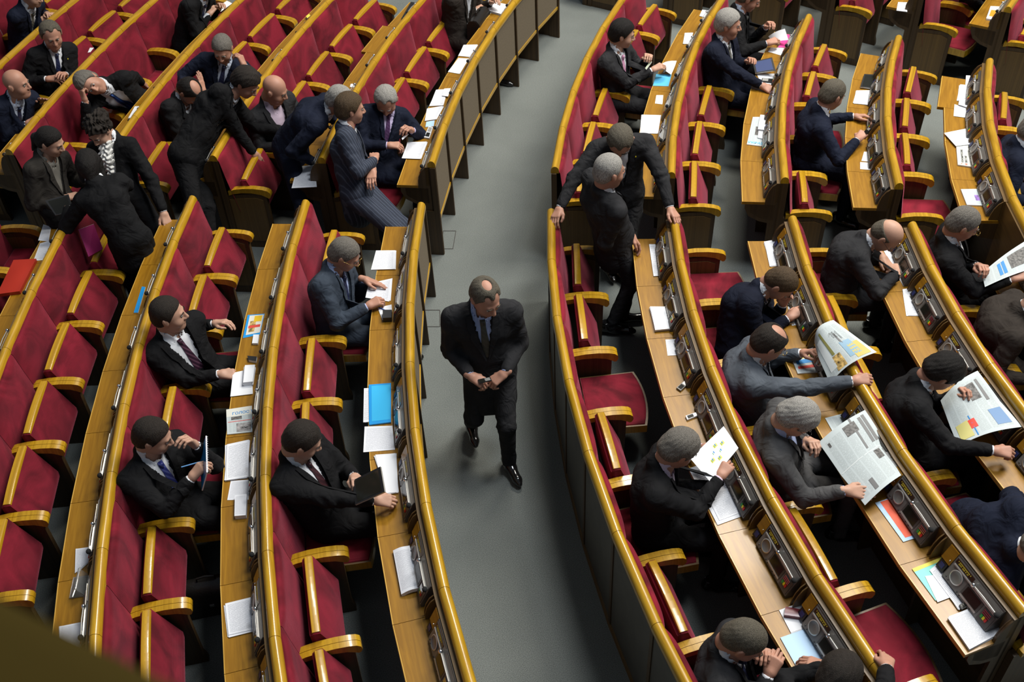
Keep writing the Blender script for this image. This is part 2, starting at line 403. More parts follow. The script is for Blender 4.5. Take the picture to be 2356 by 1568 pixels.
# ------------------------------------------------------------------ desk consoles
def console_meshes():
    # face frame: x along row, v down the slope (0 at top), w out of the face
    T0 = Vector((0, -.058, .950)); T1 = Vector((0, -.132, .792)); dv = (T1-T0); Lf = dv.length; dv.normalize()
    nrm = Vector((0, dv.z, -dv.y)); nrm = nrm if nrm.z > 0 else -nrm
    def F(x, v, w): p = T0+dv*v+nrm*w; return (x, p.y, p.z)
    M3 = Matrix(((1, 0, 0), (0, dv.y, nrm.y), (0, dv.z, nrm.z)))
    def fb(mb, x0, x1, v0, v1, w0, w1, m):
        mb.box(F((x0+x1)/2, (v0+v1)/2, (w0+w1)/2), (x1-x0, v1-v0, w1-w0), m, M3.to_3x3())
    P = {}
    mb = MB()   # body: sloped box with cheeks down to the desk
    mb.prism([(-.055, .950), (-.066, .958), (-.143, .796), (-.140, .772), (-.045, .772), (-.045, .95)], lambda u, z, s: (s, u, z), -.165, .245, GREYD)
    fb(mb, -.16, .24, .010, .178, .002, .012, GREY); P['housing'] = mb.mesh('housing', 30)
    mb = MB(); fb(mb, -.245, -.170, .0, .105, -.010, .008, DESKW); P['lock_door'] = mb.mesh('lock_door', 30)
    mb = MB(); mb.ball(F(-.185, .075, .010), .005, CHROME, 8, 6); P['keyhole'] = mb.mesh('keyhole')
    mb = MB(); fb(mb, -.238, -.178, .112, .175, -.012, .004, BLACK); fb(mb, -.225, -.192, .125, .16, .004, .007, mat('blue_socket', (.02, .03, .12), .4)); P['socket'] = mb.mesh('socket', 30)
    mb = MB(); c = F(-.085, .110, .012); N = 24
    ring = []; i0 = len(mb.v)
    for rr, w in ((.046, .012), (.046, .020), (.040, .022), (.036, .017), (.0, .019)):
        for j in range(N): g = 2*math.pi*j/N; mb.v.append(F(-.085+rr*math.cos(g), .108+rr*math.sin(g), w))
    for a in range(4):
        for j in range(N): l = (j+1) % N; A = i0+a*N; mb.poly([A+j, A+l, A+N+l, A+N+j], [(0, 0)]*4, SILVER if a == 1 else GREY)
    P['speaker'] = mb.mesh('speaker', 60)
    mb = MB(); fb(mb, -.155, .0, .016, .048, .012, .015, mat('name_plate', (.030, .014, .008), .3)); P['name_plate'] = mb.mesh('name_plate', 30)
    mb = MB(); rnd = random.Random(4)
    for row, v in ((0, .023), (1, .035)):
        x = -.14+.01*row
        while x < (-.03 if row == 0 else -.045):
            l = rnd.choice((.004, .005, .006)); hgt = rnd.choice((.006, .007, .0075)); fb(mb, x, x+l, v, v+hgt, .015, .0157, YELL); x += l+.0022+(.005 if rnd.random() < .15 else 0)
    P['lettering'] = mb.mesh('lettering', 30)
    mb = MB(); fb(mb, -.15, .015, .054, .062, .012, .020, SILVER); fb(mb, .01, .225, .050, .057, .012, .022, SILVER); fb(mb, .01, .225, .060, .067, .012, .020, SILVER); P['silver_bar'] = mb.mesh('silver_bar', 30)
    mb = MB(); fb(mb, -.015, .135, .074, .148, .012, .016, GREYD); fb(mb, -.01, .13, .150, .162, .012, .018, SILVER); P['screen_frame'] = mb.mesh('screen_frame', 30)
    mb = MB(); fb(mb, .0, .12, .080, .144, .016, .0175, SCREEN); P['screen'] = mb.mesh('screen', 30)
    mb = MB(); fb(mb, .150, .236, .072, .170, .012, .017, GREYD); P['button_panel'] = mb.mesh('button_panel', 30)
    for nm, x, m in (('green_button', .163, BTN_G), ('yellow_button', .180, BTN_Y), ('red_button', .197, BTN_R)):
        mb = MB(); fb(mb, x, x+.014, .118, .140, .017, .022, m); P[nm] = mb.mesh(nm, 30)
    mb = MB()
    for k in range(3): fb(mb, .160+k*.0, .215, .080+k*.012, .086+k*.012, .017, .024, CHROME)
    P['card_slot'] = mb.mesh('card_slot', 30)
    mb = MB()
    for x, v in ((-.14, .158), (-.118, .165), (-.03, .168), (-.008, .170), (.06, .170), (.09, .170), (.195, .160), (.215, .162)): mb.ball(F(x, v, .012), .0055, BLACK, 8, 5)
    P['round_button'] = mb.mesh('round_button')
    mb = MB(); mb.ball(F(.022, .040, .030), .014, CHROME, 12, 8); mb.tube([F(.03, .040, .030), F(.12, .034, .034), F(.215, .040, .030)], .0038, SILVER, 8); P['microphone_stem'] = mb.mesh('microphone_stem', 60)
    mb = MB(); mb.ball(F(.232, .042, .030), (.019, .016, .016), FOAM, 10, 8); P['microphone_head'] = mb.mesh('microphone_head', 60)
    return P
CON = console_meshes()
def console(R, deg, label, sc=1.0):
    r = polar(R, deg); root = empty('desk_console', (r[0], r[1], .7705), math.radians(deg)+math.pi/2); tag(root, label, 'console', 'built-in voting consoles on the desks')
    M = Matrix.Translation((0, 0, -.7705)) @ Matrix.Diagonal((sc, 1, 1, 1)); sub = {}
    for nm in ('housing', 'lock_door', 'socket', 'speaker', 'name_plate', 'silver_bar', 'screen_frame', 'button_panel', 'round_button', 'microphone_stem'):
        sub[nm] = link(nm, CON[nm], root, M)
    for nm, par in (('keyhole', 'lock_door'), ('lettering', 'name_plate'), ('screen', 'screen_frame'), ('green_button', 'button_panel'), ('yellow_button', 'button_panel'), ('red_button', 'button_panel'), ('card_slot', 'button_panel'), ('microphone_head', 'microphone_stem')):
        link(nm, CON[nm], sub[par])
def consoles(R, start, step, n, rowname, blank=(), first=0):
    sc = min(1.0, R*math.radians(step)/.60)
    for i in range(n):
        if i in blank: continue
        console(R, start+(i+.5)*step, f'grey voting console, {ORD[i+1+first]} from the cross aisle, {rowname}', sc)

# ------------------------------------------------------------------ the rows
# far blocks (above the cross aisle in the photo): number the places from the cross aisle => mirrored index handled by ORD list
def far_block(R, end, step, n, dl, ds, sstep=None, sn=None, sname=None, down=(), style='seats', blank=(), wide=(), con=True, rows=True, send=None):
    start = end-n*step
    if rows: desk_row(dl, R, start, step, n, f'curved wooden desk row, {dl}', style, blank, wide)
    if con:
        sc = min(1.0, R*math.radians(step)/.60)
        for i in range(n):
            if i in blank: continue
            console(R, start+(i+.5)*step, f'grey voting console, {ORD[n-i]} from the cross aisle, {ds}', sc)
    if sstep:
        e = send or end; s0 = e-sn*sstep; h = math.radians(sstep/2)
        for i in range(sn):
            k = sn-i; d = s0+(i+.5)*sstep; r = polar(R, d); root = empty('theatre_seat', (r[0], r[1], 0), math.radians(d)+math.pi/2)
            st = 'lowered' if k in down else 'folded-up'
            tag(root, f'{st} crimson seat, {ORD[k]} from the cross aisle, {sname}', 'seat', 'crimson tip-up seats of the hall')
            link('backrest', cushion_mesh(R, h), root); w = 2*(R-.25)*math.sin(h)-.10
            if k in down: link('seat_cushion', down_mesh(w), root); link('seat_pan', downpan_mesh(w), root)
            else:
                link('seat_cushion', fold_mesh(w), root); link('front_edge', foldstrip_mesh(w-.02), root)
                link('hinge_bolt', bolt_mesh(), root, Matrix.Translation((-(w/2+.01), .30, .46)))
            for sg, kind in (((1, 'one'),) if k == 1 else ())+((-1, 'one' if i == 0 else 'two'),):
                M = Matrix.Translation((0, R, 0)) @ Matrix.Rotation(sg*h, 4, 'Z') @ Matrix.Translation((0, -R, 0))
                if kind == 'one': M = M @ Matrix.Translation((-sg*.03, 0, 0))
                link('armrest', arm_mesh(kind), root, M); link('side_panel', armpanel_mesh(kind), root, M)
LF, LN, RF, RN = 'far left block', 'near left block', 'far right block', 'near right block'
R_ = {-2: 16.86, -1: 15.97, 0: 15.02, 1: 14.045, 2: 13.06, 3: 12.08, 4: 11.0, 5: 10.01, 6: 9.07, 7: 8.15, 8: 7.28}
far_block(R_[-2], 171.9, 1.95, 7, f'fifth left of the aisle, {LF}', f'fifth left row, {LF}', 2.12, 6, f'fifth left row, {LF}', con=True, send=170.8, down=(2, 3, 1))
far_block(17.80, 170.8, 1.95, 7, '', '', 2.0, 6, f'sixth left row, {LF}', con=False, rows=False, send=168.6, down=(3,))
far_block(R_[-1], 171.7, 2.07, 6, f'fourth left of the aisle, {LF}', f'fourth left row, {LF}', 2.29, 6, f'fourth left row, {LF}', down=(2, 3, 4, 5))
far_block(R_[0], 171.6, 2.25, 6, f'third left of the aisle, {LF}', f'third left row, {LF}', 2.56, 6, f'third left row, {LF}', down=(2, 3))
far_block(R_[1], 171.72, 2.44, 6, f'second left of the aisle, {LF}', f'second left row, {LF}', 2.58, 6, f'second left row, {LF}', down=(2,))
far_block(R_[2], 171.65, 2.52, 6, f'first left of the aisle, {LF}', f'first left row, {LF}', 2.92, 6, f'first left row, {LF}', down=(1,), wide=(1,))
far_block(R_[3], 171.7, 2.92, 7, f'lining the left of the aisle, {LF}', f'row lining the aisle, {LF}', style='aisle')
far_block(R_[4], 171.84, 3.32, 6, f'lining the right of the aisle, {RF}', '', 3.32, 6, f'first right row, {RF}', down=(4,), style='back', con=False, rows=False)
far_block(R_[5], 172.01, 3.28, 6, f'first right of the aisle, {RF}', f'first right row, {RF}', 3.9, 5, f'second right row, {RF}', down=(4, 5))
far_block(R_[6], 172.21, 3.754, 5, f'second right of the aisle, {RF}', f'second right row, {RF}', 3.80, 5, f'third right row, {RF}', down=(2, 3))
far_block(R_[7], 172.5, 3.62, 5, f'third right of the aisle, {RF}', f'third right row, {RF}', 4.51, 4, f'fourth right row, {RF}', down=(1,), send=172.3)
# fifth right desk row runs unbroken across the cross aisle
desk_row('x', R_[8], 155.8, 4.44, 8, 'long curved wooden desk row, fourth right of the aisle, bridging the cross aisle', 'seats', blank=(4,), wide=(0,))
for i in range(8):
    if i == 4: continue
    q = (f'{ORD[4-i]} from the cross aisle, fourth right row, {RF}' if i < 4 else f'{ORD[i-4]} from the cross aisle, fourth right row, {RN}')
    console(R_[8], 155.8+(i+.5)*4.44, 'grey voting console, '+q, .93)
seat_row(R_[8], 155.9, 4.9, 3, f'fifth right row, {RF}', down=(1,))
# near blocks
desk_row('x', R_[0], 173.98, 2.45, 7, f'curved wooden desk row, third left of the aisle, {LN}', 'seats'); consoles(R_[0], 173.98, 2.45, 7, f'third left row, {LN}')
seat_row(R_[-1], 174.0, 2.29, 4, f'fourth left row, {LN}', down=(0,))
seat_row(R_[0], 174.03, 2.46, 7, f'third left row, {LN}')
desk_row('x', R_[1], 174.15, 2.463, 8, f'curved wooden desk row, second left of the aisle, {LN}', 'seats'); consoles(R_[1], 174.15, 2.463, 8, f'second left row, {LN}')
seat_row(R_[1], 174.16, 2.627, 8, f'second left row, {LN}', down=(2, 4))
desk_row('x', R_[2], 174.35, 2.605, 8, f'curved wooden desk row, first left of the aisle, {LN}', 'seats'); consoles(R_[2], 174.35, 2.605, 8, f'first left row, {LN}')
seat_row(R_[2], 174.26, 2.99, 7, f'first left row, {LN}', down=(1, 4))
desk_row('x', R_[3], 174.48, 2.98, 8, f'curved wooden desk row lining the left of the aisle, {LN}', 'aisle'); consoles(R_[3], 174.48, 2.98, 8, f'row lining the aisle, {LN}')
desk_row('x', R_[5], 175.3, 3.33, 8, f'curved wooden desk row, first right of the aisle, {RN}', 'seats'); consoles(R_[5], 175.3, 3.33, 8, f'first right row, {RN}')
seat_row(R_[4], 175.1, 3.36, 8, f'first right row, {RN}', down=(2, 4, 6))
seat_row(R_[5], 175.3, 3.95, 6, f'second right row, {RN}', down=(0, 1, 2, 3, 5))
desk_row('x', R_[6], 175.5, 3.9, 6, f'curved wooden desk row, second right of the aisle, {RN}', 'seats'); consoles(R_[6], 175.5, 3.9, 6, f'second right row, {RN}')
seat_row(R_[6], 175.3, 3.96, 6, f'third right row, {RN}', down=(0, 3, 4))
desk_row('x', R_[7], 176.1, 3.74, 6, f'curved wooden desk row, third right of the aisle, {RN}', 'seats'); consoles(R_[7], 176.1, 3.74, 6, f'third right row, {RN}')
seat_row(R_[7], 176.0, 4.75, 4, f'fourth right row, {RN}', down=(0, 1))

# backs lining the right of the aisle: rail, smoky panels down to the floor
def back_row(R, start, step, n, label):
    h = math.radians(step/2); x0, y0 = polar(R, start+n*step/2); root = empty('seat_back_row', (x0, y0, 0)); tag(root, label, 'partition', 'panelled seat backs along the aisle')
    inv = Matrix.Translation((-x0, -y0, 0)); gap = 1-.0016/(R*math.sin(h))
    put = lambda nm, me, deg: link(nm, me, root, inv @ frame(R, deg))
    for i in range(n):
        mid = start+(i+.5)*step
        put('rail', m_prism('rail', RAILP, R, h, -gap, gap, WOOD, 50), mid)
        put('panel', m_prism('outer_panel', [(-.022, .045), (-.004, .045), (-.004, .965), (-.022, .965)], R, h, -1, 1, SMOKE), mid)
        put('bottom_trim', m_prism('bottom_trim', [(-.034, 0), (-.004, 0), (-.004, .045), (-.03, .045)], R, h, -1, 1, MIDW), mid)
    for i in range(n+1):
        put('post', m_prism('post', [(-.034, 0), (.01, 0), (.01, .965), (-.034, .965)], R, h, -.055, .055, DARKW), start+i*step)
back_row(R_[4], 171.84-6*3.32, 3.32, 6, 'panelled wooden back lining the right of the aisle, far right block')
back_row(R_[4], 174.9, 3.39, 8, 'panelled wooden back lining the right of the aisle, near right block')
# blocks beyond the upper cross aisle
RT = 'top block'
for k, n in ((3, 2), (4, 2), (5, 2), (6, 2), (7, 3), (8, 3)):
    R = R_[k]; end = 146.9 if k != 3 else 152.6-5.5; st = math.degrees(.61/R)
    nm = {3: 'sixth', 4: 'fifth', 5: 'fourth', 6: 'third', 7: 'second', 8: 'first'}[k]
    far_block(R, end, st, n, f'{nm} from the right, {RT}', f'{nm} row from the right, {RT}', st, n, f'{nm} row from the right, {RT}', down=((1, 2) if k == 7 else ()))
# ================================================================== people: signed-distance bodies meshed by surface nets
def nrm_(v): v = np.asarray(v, float); return v/(np.linalg.norm(v)+1e-12)
class Field:
    """smooth union of tapered limbs and ellipsoids, later cuts; all numpy"""
    def __init__(s): s.p = []; s.cuts = []; s.mods = []
    def cone(s, a, b, ra, rb, k=.02): s.p.append(('c', np.array(a, float), np.array(b, float), ra, rb, k)); return s
    def flat(s, a, b, lat, wa, wb, da, db, k=.03): s.p.append(('f', np.array(a, float), np.array(b, float), nrm_(lat), wa, wb, da, db, k)); return s
    def ell(s, c, r, R=None, k=.02): s.p.append(('e', np.array(c, float), np.array(r, float), np.eye(3) if R is None else R, k)); return s
    def cut(s, fn, k=.004): s.cuts.append((fn, k)); return s
    def one(s, q, P):
        if q[0] == 'c':
            _, a, b, ra, rb, _k = q; ba = b-a; t = np.clip(((P-a)@ba)/(ba@ba+1e-12), 0, 1)
            return np.linalg.norm(P-a-t[:, None]*ba, axis=1)-(ra+(rb-ra)*t)
        if q[0] == 'f':
            _, a, b, lat, wa, wb, da, db, _k = q; ba = b-a; t = np.clip(((P-a)@ba)/(ba@ba+1e-12), 0, 1)
            v = P-a-t[:, None]*ba; l = v@lat; rest2 = np.maximum((v*v).sum(1)-l*l, 0); W = wa+(wb-wa)*t; D = da+(db-da)*t
            e = np.maximum(np.abs(l)-(W-D), 0)
            return np.sqrt(e*e+rest2)-D
        _, c, r, R, _k = q; v = (P-c)@R; k0 = np.linalg.norm(v/r, axis=1); k1 = np.linalg.norm(v/(r*r), axis=1); return k0*(k0-1)/(k1+1e-9)
    def ev(s, P):
        d = None
        for q in s.p:
            e = s.one(q, P); k = q[-1]
            if d is None: d = e
            else: h = np.maximum(k-np.abs(d-e), 0)/k; d = np.minimum(d, e)-h*h*k*.25
        for fn in s.mods: d = d+fn(P)
        for fn, k in s.cuts:
            c = -fn(P); h = np.maximum(k-np.abs(d-c), 0)/k; d = np.maximum(d, c)+h*h*k*.25
        return d
    def bounds(s):
        lo, hi = [], []
        for q in s.p:
            if q[0] == 'e': r = q[2].max(); lo.append(q[1]-r); hi.append(q[1]+r)
            else:
                r = max(q[3], q[4]) if q[0] == 'c' else max(q[4:8])
                lo += [q[1]-r, q[2]-r]; hi += [q[1]+r, q[2]+r]
        return np.min(lo, 0), np.max(hi, 0)
def surface_net(F, res, pad=.02):
    lo, hi = F.bounds(); lo = lo-pad; hi = hi+pad; n = np.ceil((hi-lo)/res).astype(int)+1
    ax = [lo[i]+res*np.arange(n[i]) for i in range(3)]
    G = np.stack(np.meshgrid(*ax, indexing='ij'), -1).reshape(-1, 3); D = F.ev(G).reshape(n)
    S = D < 0
    c = tuple(m-1 for m in n); acc = np.zeros(c+(3,)); cnt = np.zeros(c)
    offs = [(i, j, k) for i in (0, 1) for j in (0, 1) for k in (0, 1)]
    for a in range(3):
        e = np.zeros(3, int); e[a] = 1
        for o in offs:
            if o[a] == 1: continue
            s0 = tuple(slice(o[i], o[i]+c[i]) for i in range(3)); s1 = tuple(slice(o[i]+e[i], o[i]+e[i]+c[i]) for i in range(3))
            d0, d1 = D[s0], D[s1]; m = (d0 < 0) != (d1 < 0); t = np.where(m, d0/(d0-d1+1e-20), 0)
            for i in range(3): acc[..., i] += np.where(m, o[i]+(t if i == a else 0), 0)
            cnt += m
    act = cnt > 0; idx = -np.ones(c, int); idx[act] = np.arange(act.sum())
    cell = np.stack(np.nonzero(act), -1); V = lo+res*(cell+acc[act]/cnt[act][:, None]); Q = []
    for a in range(3):
        b, d = [(1, 2), (2, 0), (0, 1)][a]
        s0 = [slice(0, None)]*3; s1 = [slice(0, None)]*3; s0[a] = slice(0, -1); s1[a] = slice(1, None)
        A, B = S[tuple(s0)], S[tuple(s1)]; m = A != B; e = np.stack(np.nonzero(m), -1); inside = A[m]
        ok = (e[:, b] > 0) & (e[:, d] > 0) & (e[:, b] < c[b]) & (e[:, d] < c[d]) & (e[:, a] < c[a]); e = e[ok]; inside = inside[ok]
        def g(db, dd): q = e.copy(); q[:, b] -= db; q[:, d] -= dd; return idx[q[:, 0], q[:, 1], q[:, 2]]
        q = np.stack([g(1, 1), g(0, 1), g(0, 0), g(1, 0)], -1); q[~inside] = q[~inside][:, ::-1]; Q.append(q)
    return V, np.concatenate(Q)
def np_mesh(name, parts, smooth=True):
    """parts: list of (V, Q, material)"""
    me = bpy.data.meshes.new(name); vs, fs, mi = [], [], []; k = 0; ms = []
    for V, Q, m in parts:
        if m not in ms: ms.append(m)
        vs.append(V); fs += [tuple(q) for q in (np.asarray(Q)+k).tolist()]; mi += [ms.index(m)]*len(Q); k += len(V)
    me.from_pydata(np.concatenate(vs).tolist(), [], fs)
    for m in ms: me.materials.append(m)
    me.polygons.foreach_set('material_index', mi)
    if smooth: me.shade_smooth()
    me.update(); return me
def folds(seed, amp, f=1.0, centres=(), rad=.14, base=.35):
    r = np.random.RandomState(seed); D = [nrm_(r.randn(3)) for _ in range(5)]; ph = r.rand(5)*6; fr = r.uniform(55, 110, 5)*f
    def fn(P):
        n = np.zeros(len(P)); w = sum(np.sin(P@D[(i+1) % 5]*fr[i]*.4+ph[i])*1.6 for i in range(2))
        for i in range(5): n += np.sin(P@D[i]*fr[i]+ph[i]+w)
        k = np.full(len(P), base)
        for c in centres: k = np.maximum(k, np.exp(-((P-c)**2).sum(1)/rad**2))
        return amp*k*n/2.2
    return fn

# ---- materials for people
def skin(name, c): return mat(name, c, .52, var=.07, scale=14, bump=.15, bscale=120, spec=.35)
SK = [skin('skin_fair', (.50, .29, .205)), skin('skin_ruddy', (.44, .225, .155)), skin('skin_tan', (.37, .205, .13))]
def hairmat(name, c):
    m, nt, b = node_mat('hair_'+name); b.inputs['Roughness'].default_value = .6; b.inputs['Specular IOR Level'].default_value = .25
    tc = nt.nodes.new('ShaderNodeTexCoord'); mp = nt.nodes.new('ShaderNodeMapping'); mp.inputs['Scale'].default_value = (300, 300, 55); mp.inputs['Rotation'].default_value = (.5, .3, 0); lk(nt, tc.outputs['Object'], mp.inputs[0])
    n = nt.nodes.new('ShaderNodeTexNoise'); n.inputs['Scale'].default_value = 1; n.inputs['Detail'].default_value = 3; n.inputs['Distortion'].default_value = .8; lk(nt, mp.outputs[0], n.inputs['Vector'])
    r = nt.nodes.new('ShaderNodeValToRGB'); r.color_ramp.elements[0].position = .3; r.color_ramp.elements[1].position = .75; r.color_ramp.elements[0].color = (*[k*.35 for k in c], 1); r.color_ramp.elements[1].color = (*[min(1, k*1.7) for k in c], 1)
    lk(nt, n.outputs[0], r.inputs[0]); lk(nt, r.outputs[0], b.inputs['Base Color']); bp = nt.nodes.new('ShaderNodeBump'); bp.inputs['Strength'].default_value = 1; bp.inputs['Distance'].default_value = .006; lk(nt, n.outputs[0], bp.inputs['Height']); lk(nt, bp.outputs[0], b.inputs['Normal']); return m
HM = {k: hairmat(k, c) for k, c in {'black': (.012, .010, .009), 'dark': (.026, .020, .016), 'brown': (.085, .055, .030), 'grey': (.17, .155, .135), 'silver': (.34, .325, .30), 'ash': (.115, .10, .075)}.items()}
def suit(name, c, var=.18):
    m = mat(name, c, .85, var=var, scale=7, bump=.25, bscale=420, spec=.12); nt = m.node_tree; b = nt.nodes['Principled BSDF']; old = b.inputs['Normal'].links[0].from_node
    tc = nt.nodes.new('ShaderNodeTexCoord'); n = nt.nodes.new('ShaderNodeTexNoise'); n.inputs['Scale'].default_value = 8.5; n.inputs['Detail'].default_value = 2.5; n.inputs['Distortion'].default_value = 1.6; n.inputs['Roughness'].default_value = .45
    lk(nt, tc.outputs['Object'], n.inputs['Vector']); bp = nt.nodes.new('ShaderNodeBump'); bp.inputs['Strength'].default_value = .75; bp.inputs['Distance'].default_value = .022
    lk(nt, n.outputs[0], bp.inputs['Height']); lk(nt, bp.outputs[0], old.inputs['Normal']); return m
SUIT = {k: suit('cloth_'+k, c) for k, c in {'black': (.010, .010, .011), 'charcoal': (.024, .024, .026), 'navy': (.010, .013, .026), 'deepnavy': (.008, .010, .020), 'slate': (.078, .090, .108), 'bluegrey': (.040, .052, .072), 'grey': (.078, .077, .078), 'tweed': (.028, .025, .022), 'brown': (.032, .026, .022)}.items()}
def pinstripe():
    m, nt, b = node_mat('cloth_pinstripe'); tc = nt.nodes.new('ShaderNodeTexCoord'); w = nt.nodes.new('ShaderNodeTexWave'); w.inputs['Scale'].default_value = 17; w.inputs['Distortion'].default_value = .5; w.bands_direction = 'DIAGONAL'
    mp = nt.nodes.new('ShaderNodeMapping'); mp.inputs['Scale'].default_value = (1, 1, .12); lk(nt, tc.outputs['Object'], mp.inputs[0]); lk(nt, mp.outputs[0], w.inputs['Vector'])
    r = nt.nodes.new('ShaderNodeValToRGB'); r.color_ramp.elements[0].position = .80; r.color_ramp.elements[0].color = (.016, .022, .040, 1); r.color_ramp.elements[1].position = .93; r.color_ramp.elements[1].color = (.052, .066, .10, 1)
    lk(nt, w.outputs['Fac'], r.inputs[0]); lk(nt, r.outputs[0], b.inputs['Base Color']); b.inputs['Roughness'].default_value = .85; return m
SUIT['pinstripe'] = pinstripe()
SHIRT = {k: mat('shirt_'+k, c, .7, var=.05, scale=30) for k, c in {'white': (.70, .72, .76), 'blue': (.38, .46, .72), 'pink': (.62, .50, .62), 'lilac': (.46, .40, .60), 'paleblue': (.52, .58, .70), 'black': (.012, .012, .014), 'patterned': (.15, .14, .12)}.items()}
def tie_mat(name, c, c2):
    m, nt, b = node_mat('tie_'+name); tc = nt.nodes.new('ShaderNodeTexCoord'); w = nt.nodes.new('ShaderNodeTexWave'); w.inputs['Scale'].default_value = 14; w.bands_direction = 'DIAGONAL'
    lk(nt, tc.outputs['Object'], w.inputs['Vector']); r = nt.nodes.new('ShaderNodeValToRGB'); r.color_ramp.elements[0].color = (*c, 1); r.color_ramp.elements[1].color = (*c2, 1); r.color_ramp.elements[0].position = .55; r.color_ramp.elements[1].position = .75
    lk(nt, w.outputs['Fac'], r.inputs[0]); lk(nt, r.outputs[0], b.inputs['Base Color']); b.inputs['Roughness'].default_value = .45; return m
TIE = {'navy': tie_mat('navy', (.012, .016, .05), (.02, .028, .08)), 'blue': tie_mat('blue', (.02, .07, .26), (.012, .02, .07)), 'plum': tie_mat('plum', (.055, .022, .075), (.085, .035, .11)), 'pink': tie_mat('pink', (.62, .30, .46), (.68, .36, .52)), 'olive': tie_mat('olive', (.045, .045, .032), (.055, .055, .04)), 'maroon': tie_mat('maroon', (.030, .010, .014), (.05, .015, .02)), 'royal': tie_mat('royal', (.025, .035, .20), (.09, .11, .34)), 'grey': tie_mat('grey', (.10, .10, .09), (.16, .16, .14)), 'wine': tie_mat('wine', (.028, .008, .022), (.10, .04, .07))}
SHOE = mat('black_shoe_leather', (.010, .009, .009), .18, coat=.5)
EYEW = mat('eye_white', (.40, .36, .33), .35); IRIS = mat('eye_iris', (.03, .03, .03), .2); LIP = mat('lip', (.36, .13, .10), .5)
LINEN = mat('ruffle_white', (.62, .62, .60), .8)

# ---- canonical head (origin between the ears, +Y forward, +Z up)
def head_field(full=0.0):
    F = Field(); w = 1+.10*full
    F.ell((0, -.012, .030), (.076*w, .094, .088), k=.01); F.ell((0, .020, -.025), (.063*w, .072, .085), k=.03)
    F.ell((0, .040, -.078), (.044*w, .046, .036), k=.03); F.ell((0, .066, -.096), (.020, .018, .016), k=.02)
    F.ell((.036*w, .052, -.035), (.028*w, .030, .032), k=.02); F.ell((-.036*w, .052, -.035), (.028*w, .030, .032), k=.02)
    F.cone((-.030, .080, .020), (.030, .080, .020), .011, .011, k=.015)
    F.cone((0, .090, .012), (0, .110, -.026), .008, .0125, k=.012); F.ell((.012, .098, -.032), (.009, .011, .008), k=.008); F.ell((-.012, .098, -.032), (.009, .011, .008), k=.008)
    F.ell((0, .086, -.058), (.022, .012, .007), k=.008); F.ell((0, .084, -.068), (.019, .012, .008), k=.006)
    for s in (1, -1):
        F.ell((s*.079*w, -.008, -.004), (.009, .018, .030), k=.008); F.ell((s*.083*w, -.018, .008), (.008, .010, .022), k=.006)
    if full > .5: F.ell((0, .035, -.100), (.048, .045, .030), k=.03)
    F.cone((0, -.020, -.050), (0, -.030, -.085), .055*w, .055*w, k=.03)
    for s in (1, -1):
        c0 = np.array([s*.031, .092, .006]); F.cut(lambda P, c=c0: np.linalg.norm((P-c)/np.array([1.25, 1, .85]), axis=1)-.0125, .012)
        c1 = np.array([s*.096*w, .004, -.004]); F.cut(lambda P, c=c1: np.linalg.norm((P-c)/np.array([1, 1, 1.6]), axis=1)-.011, .006)
    F.cut(lambda P: np.linalg.norm((P-np.array([0, .103, -.063]))/np.array([5.0, 1, .35]), axis=1)-.005, .004)
    return F
HEADS = {f: surface_net(head_field(f), .0052, .01) for f in (0.0, 1.0)}
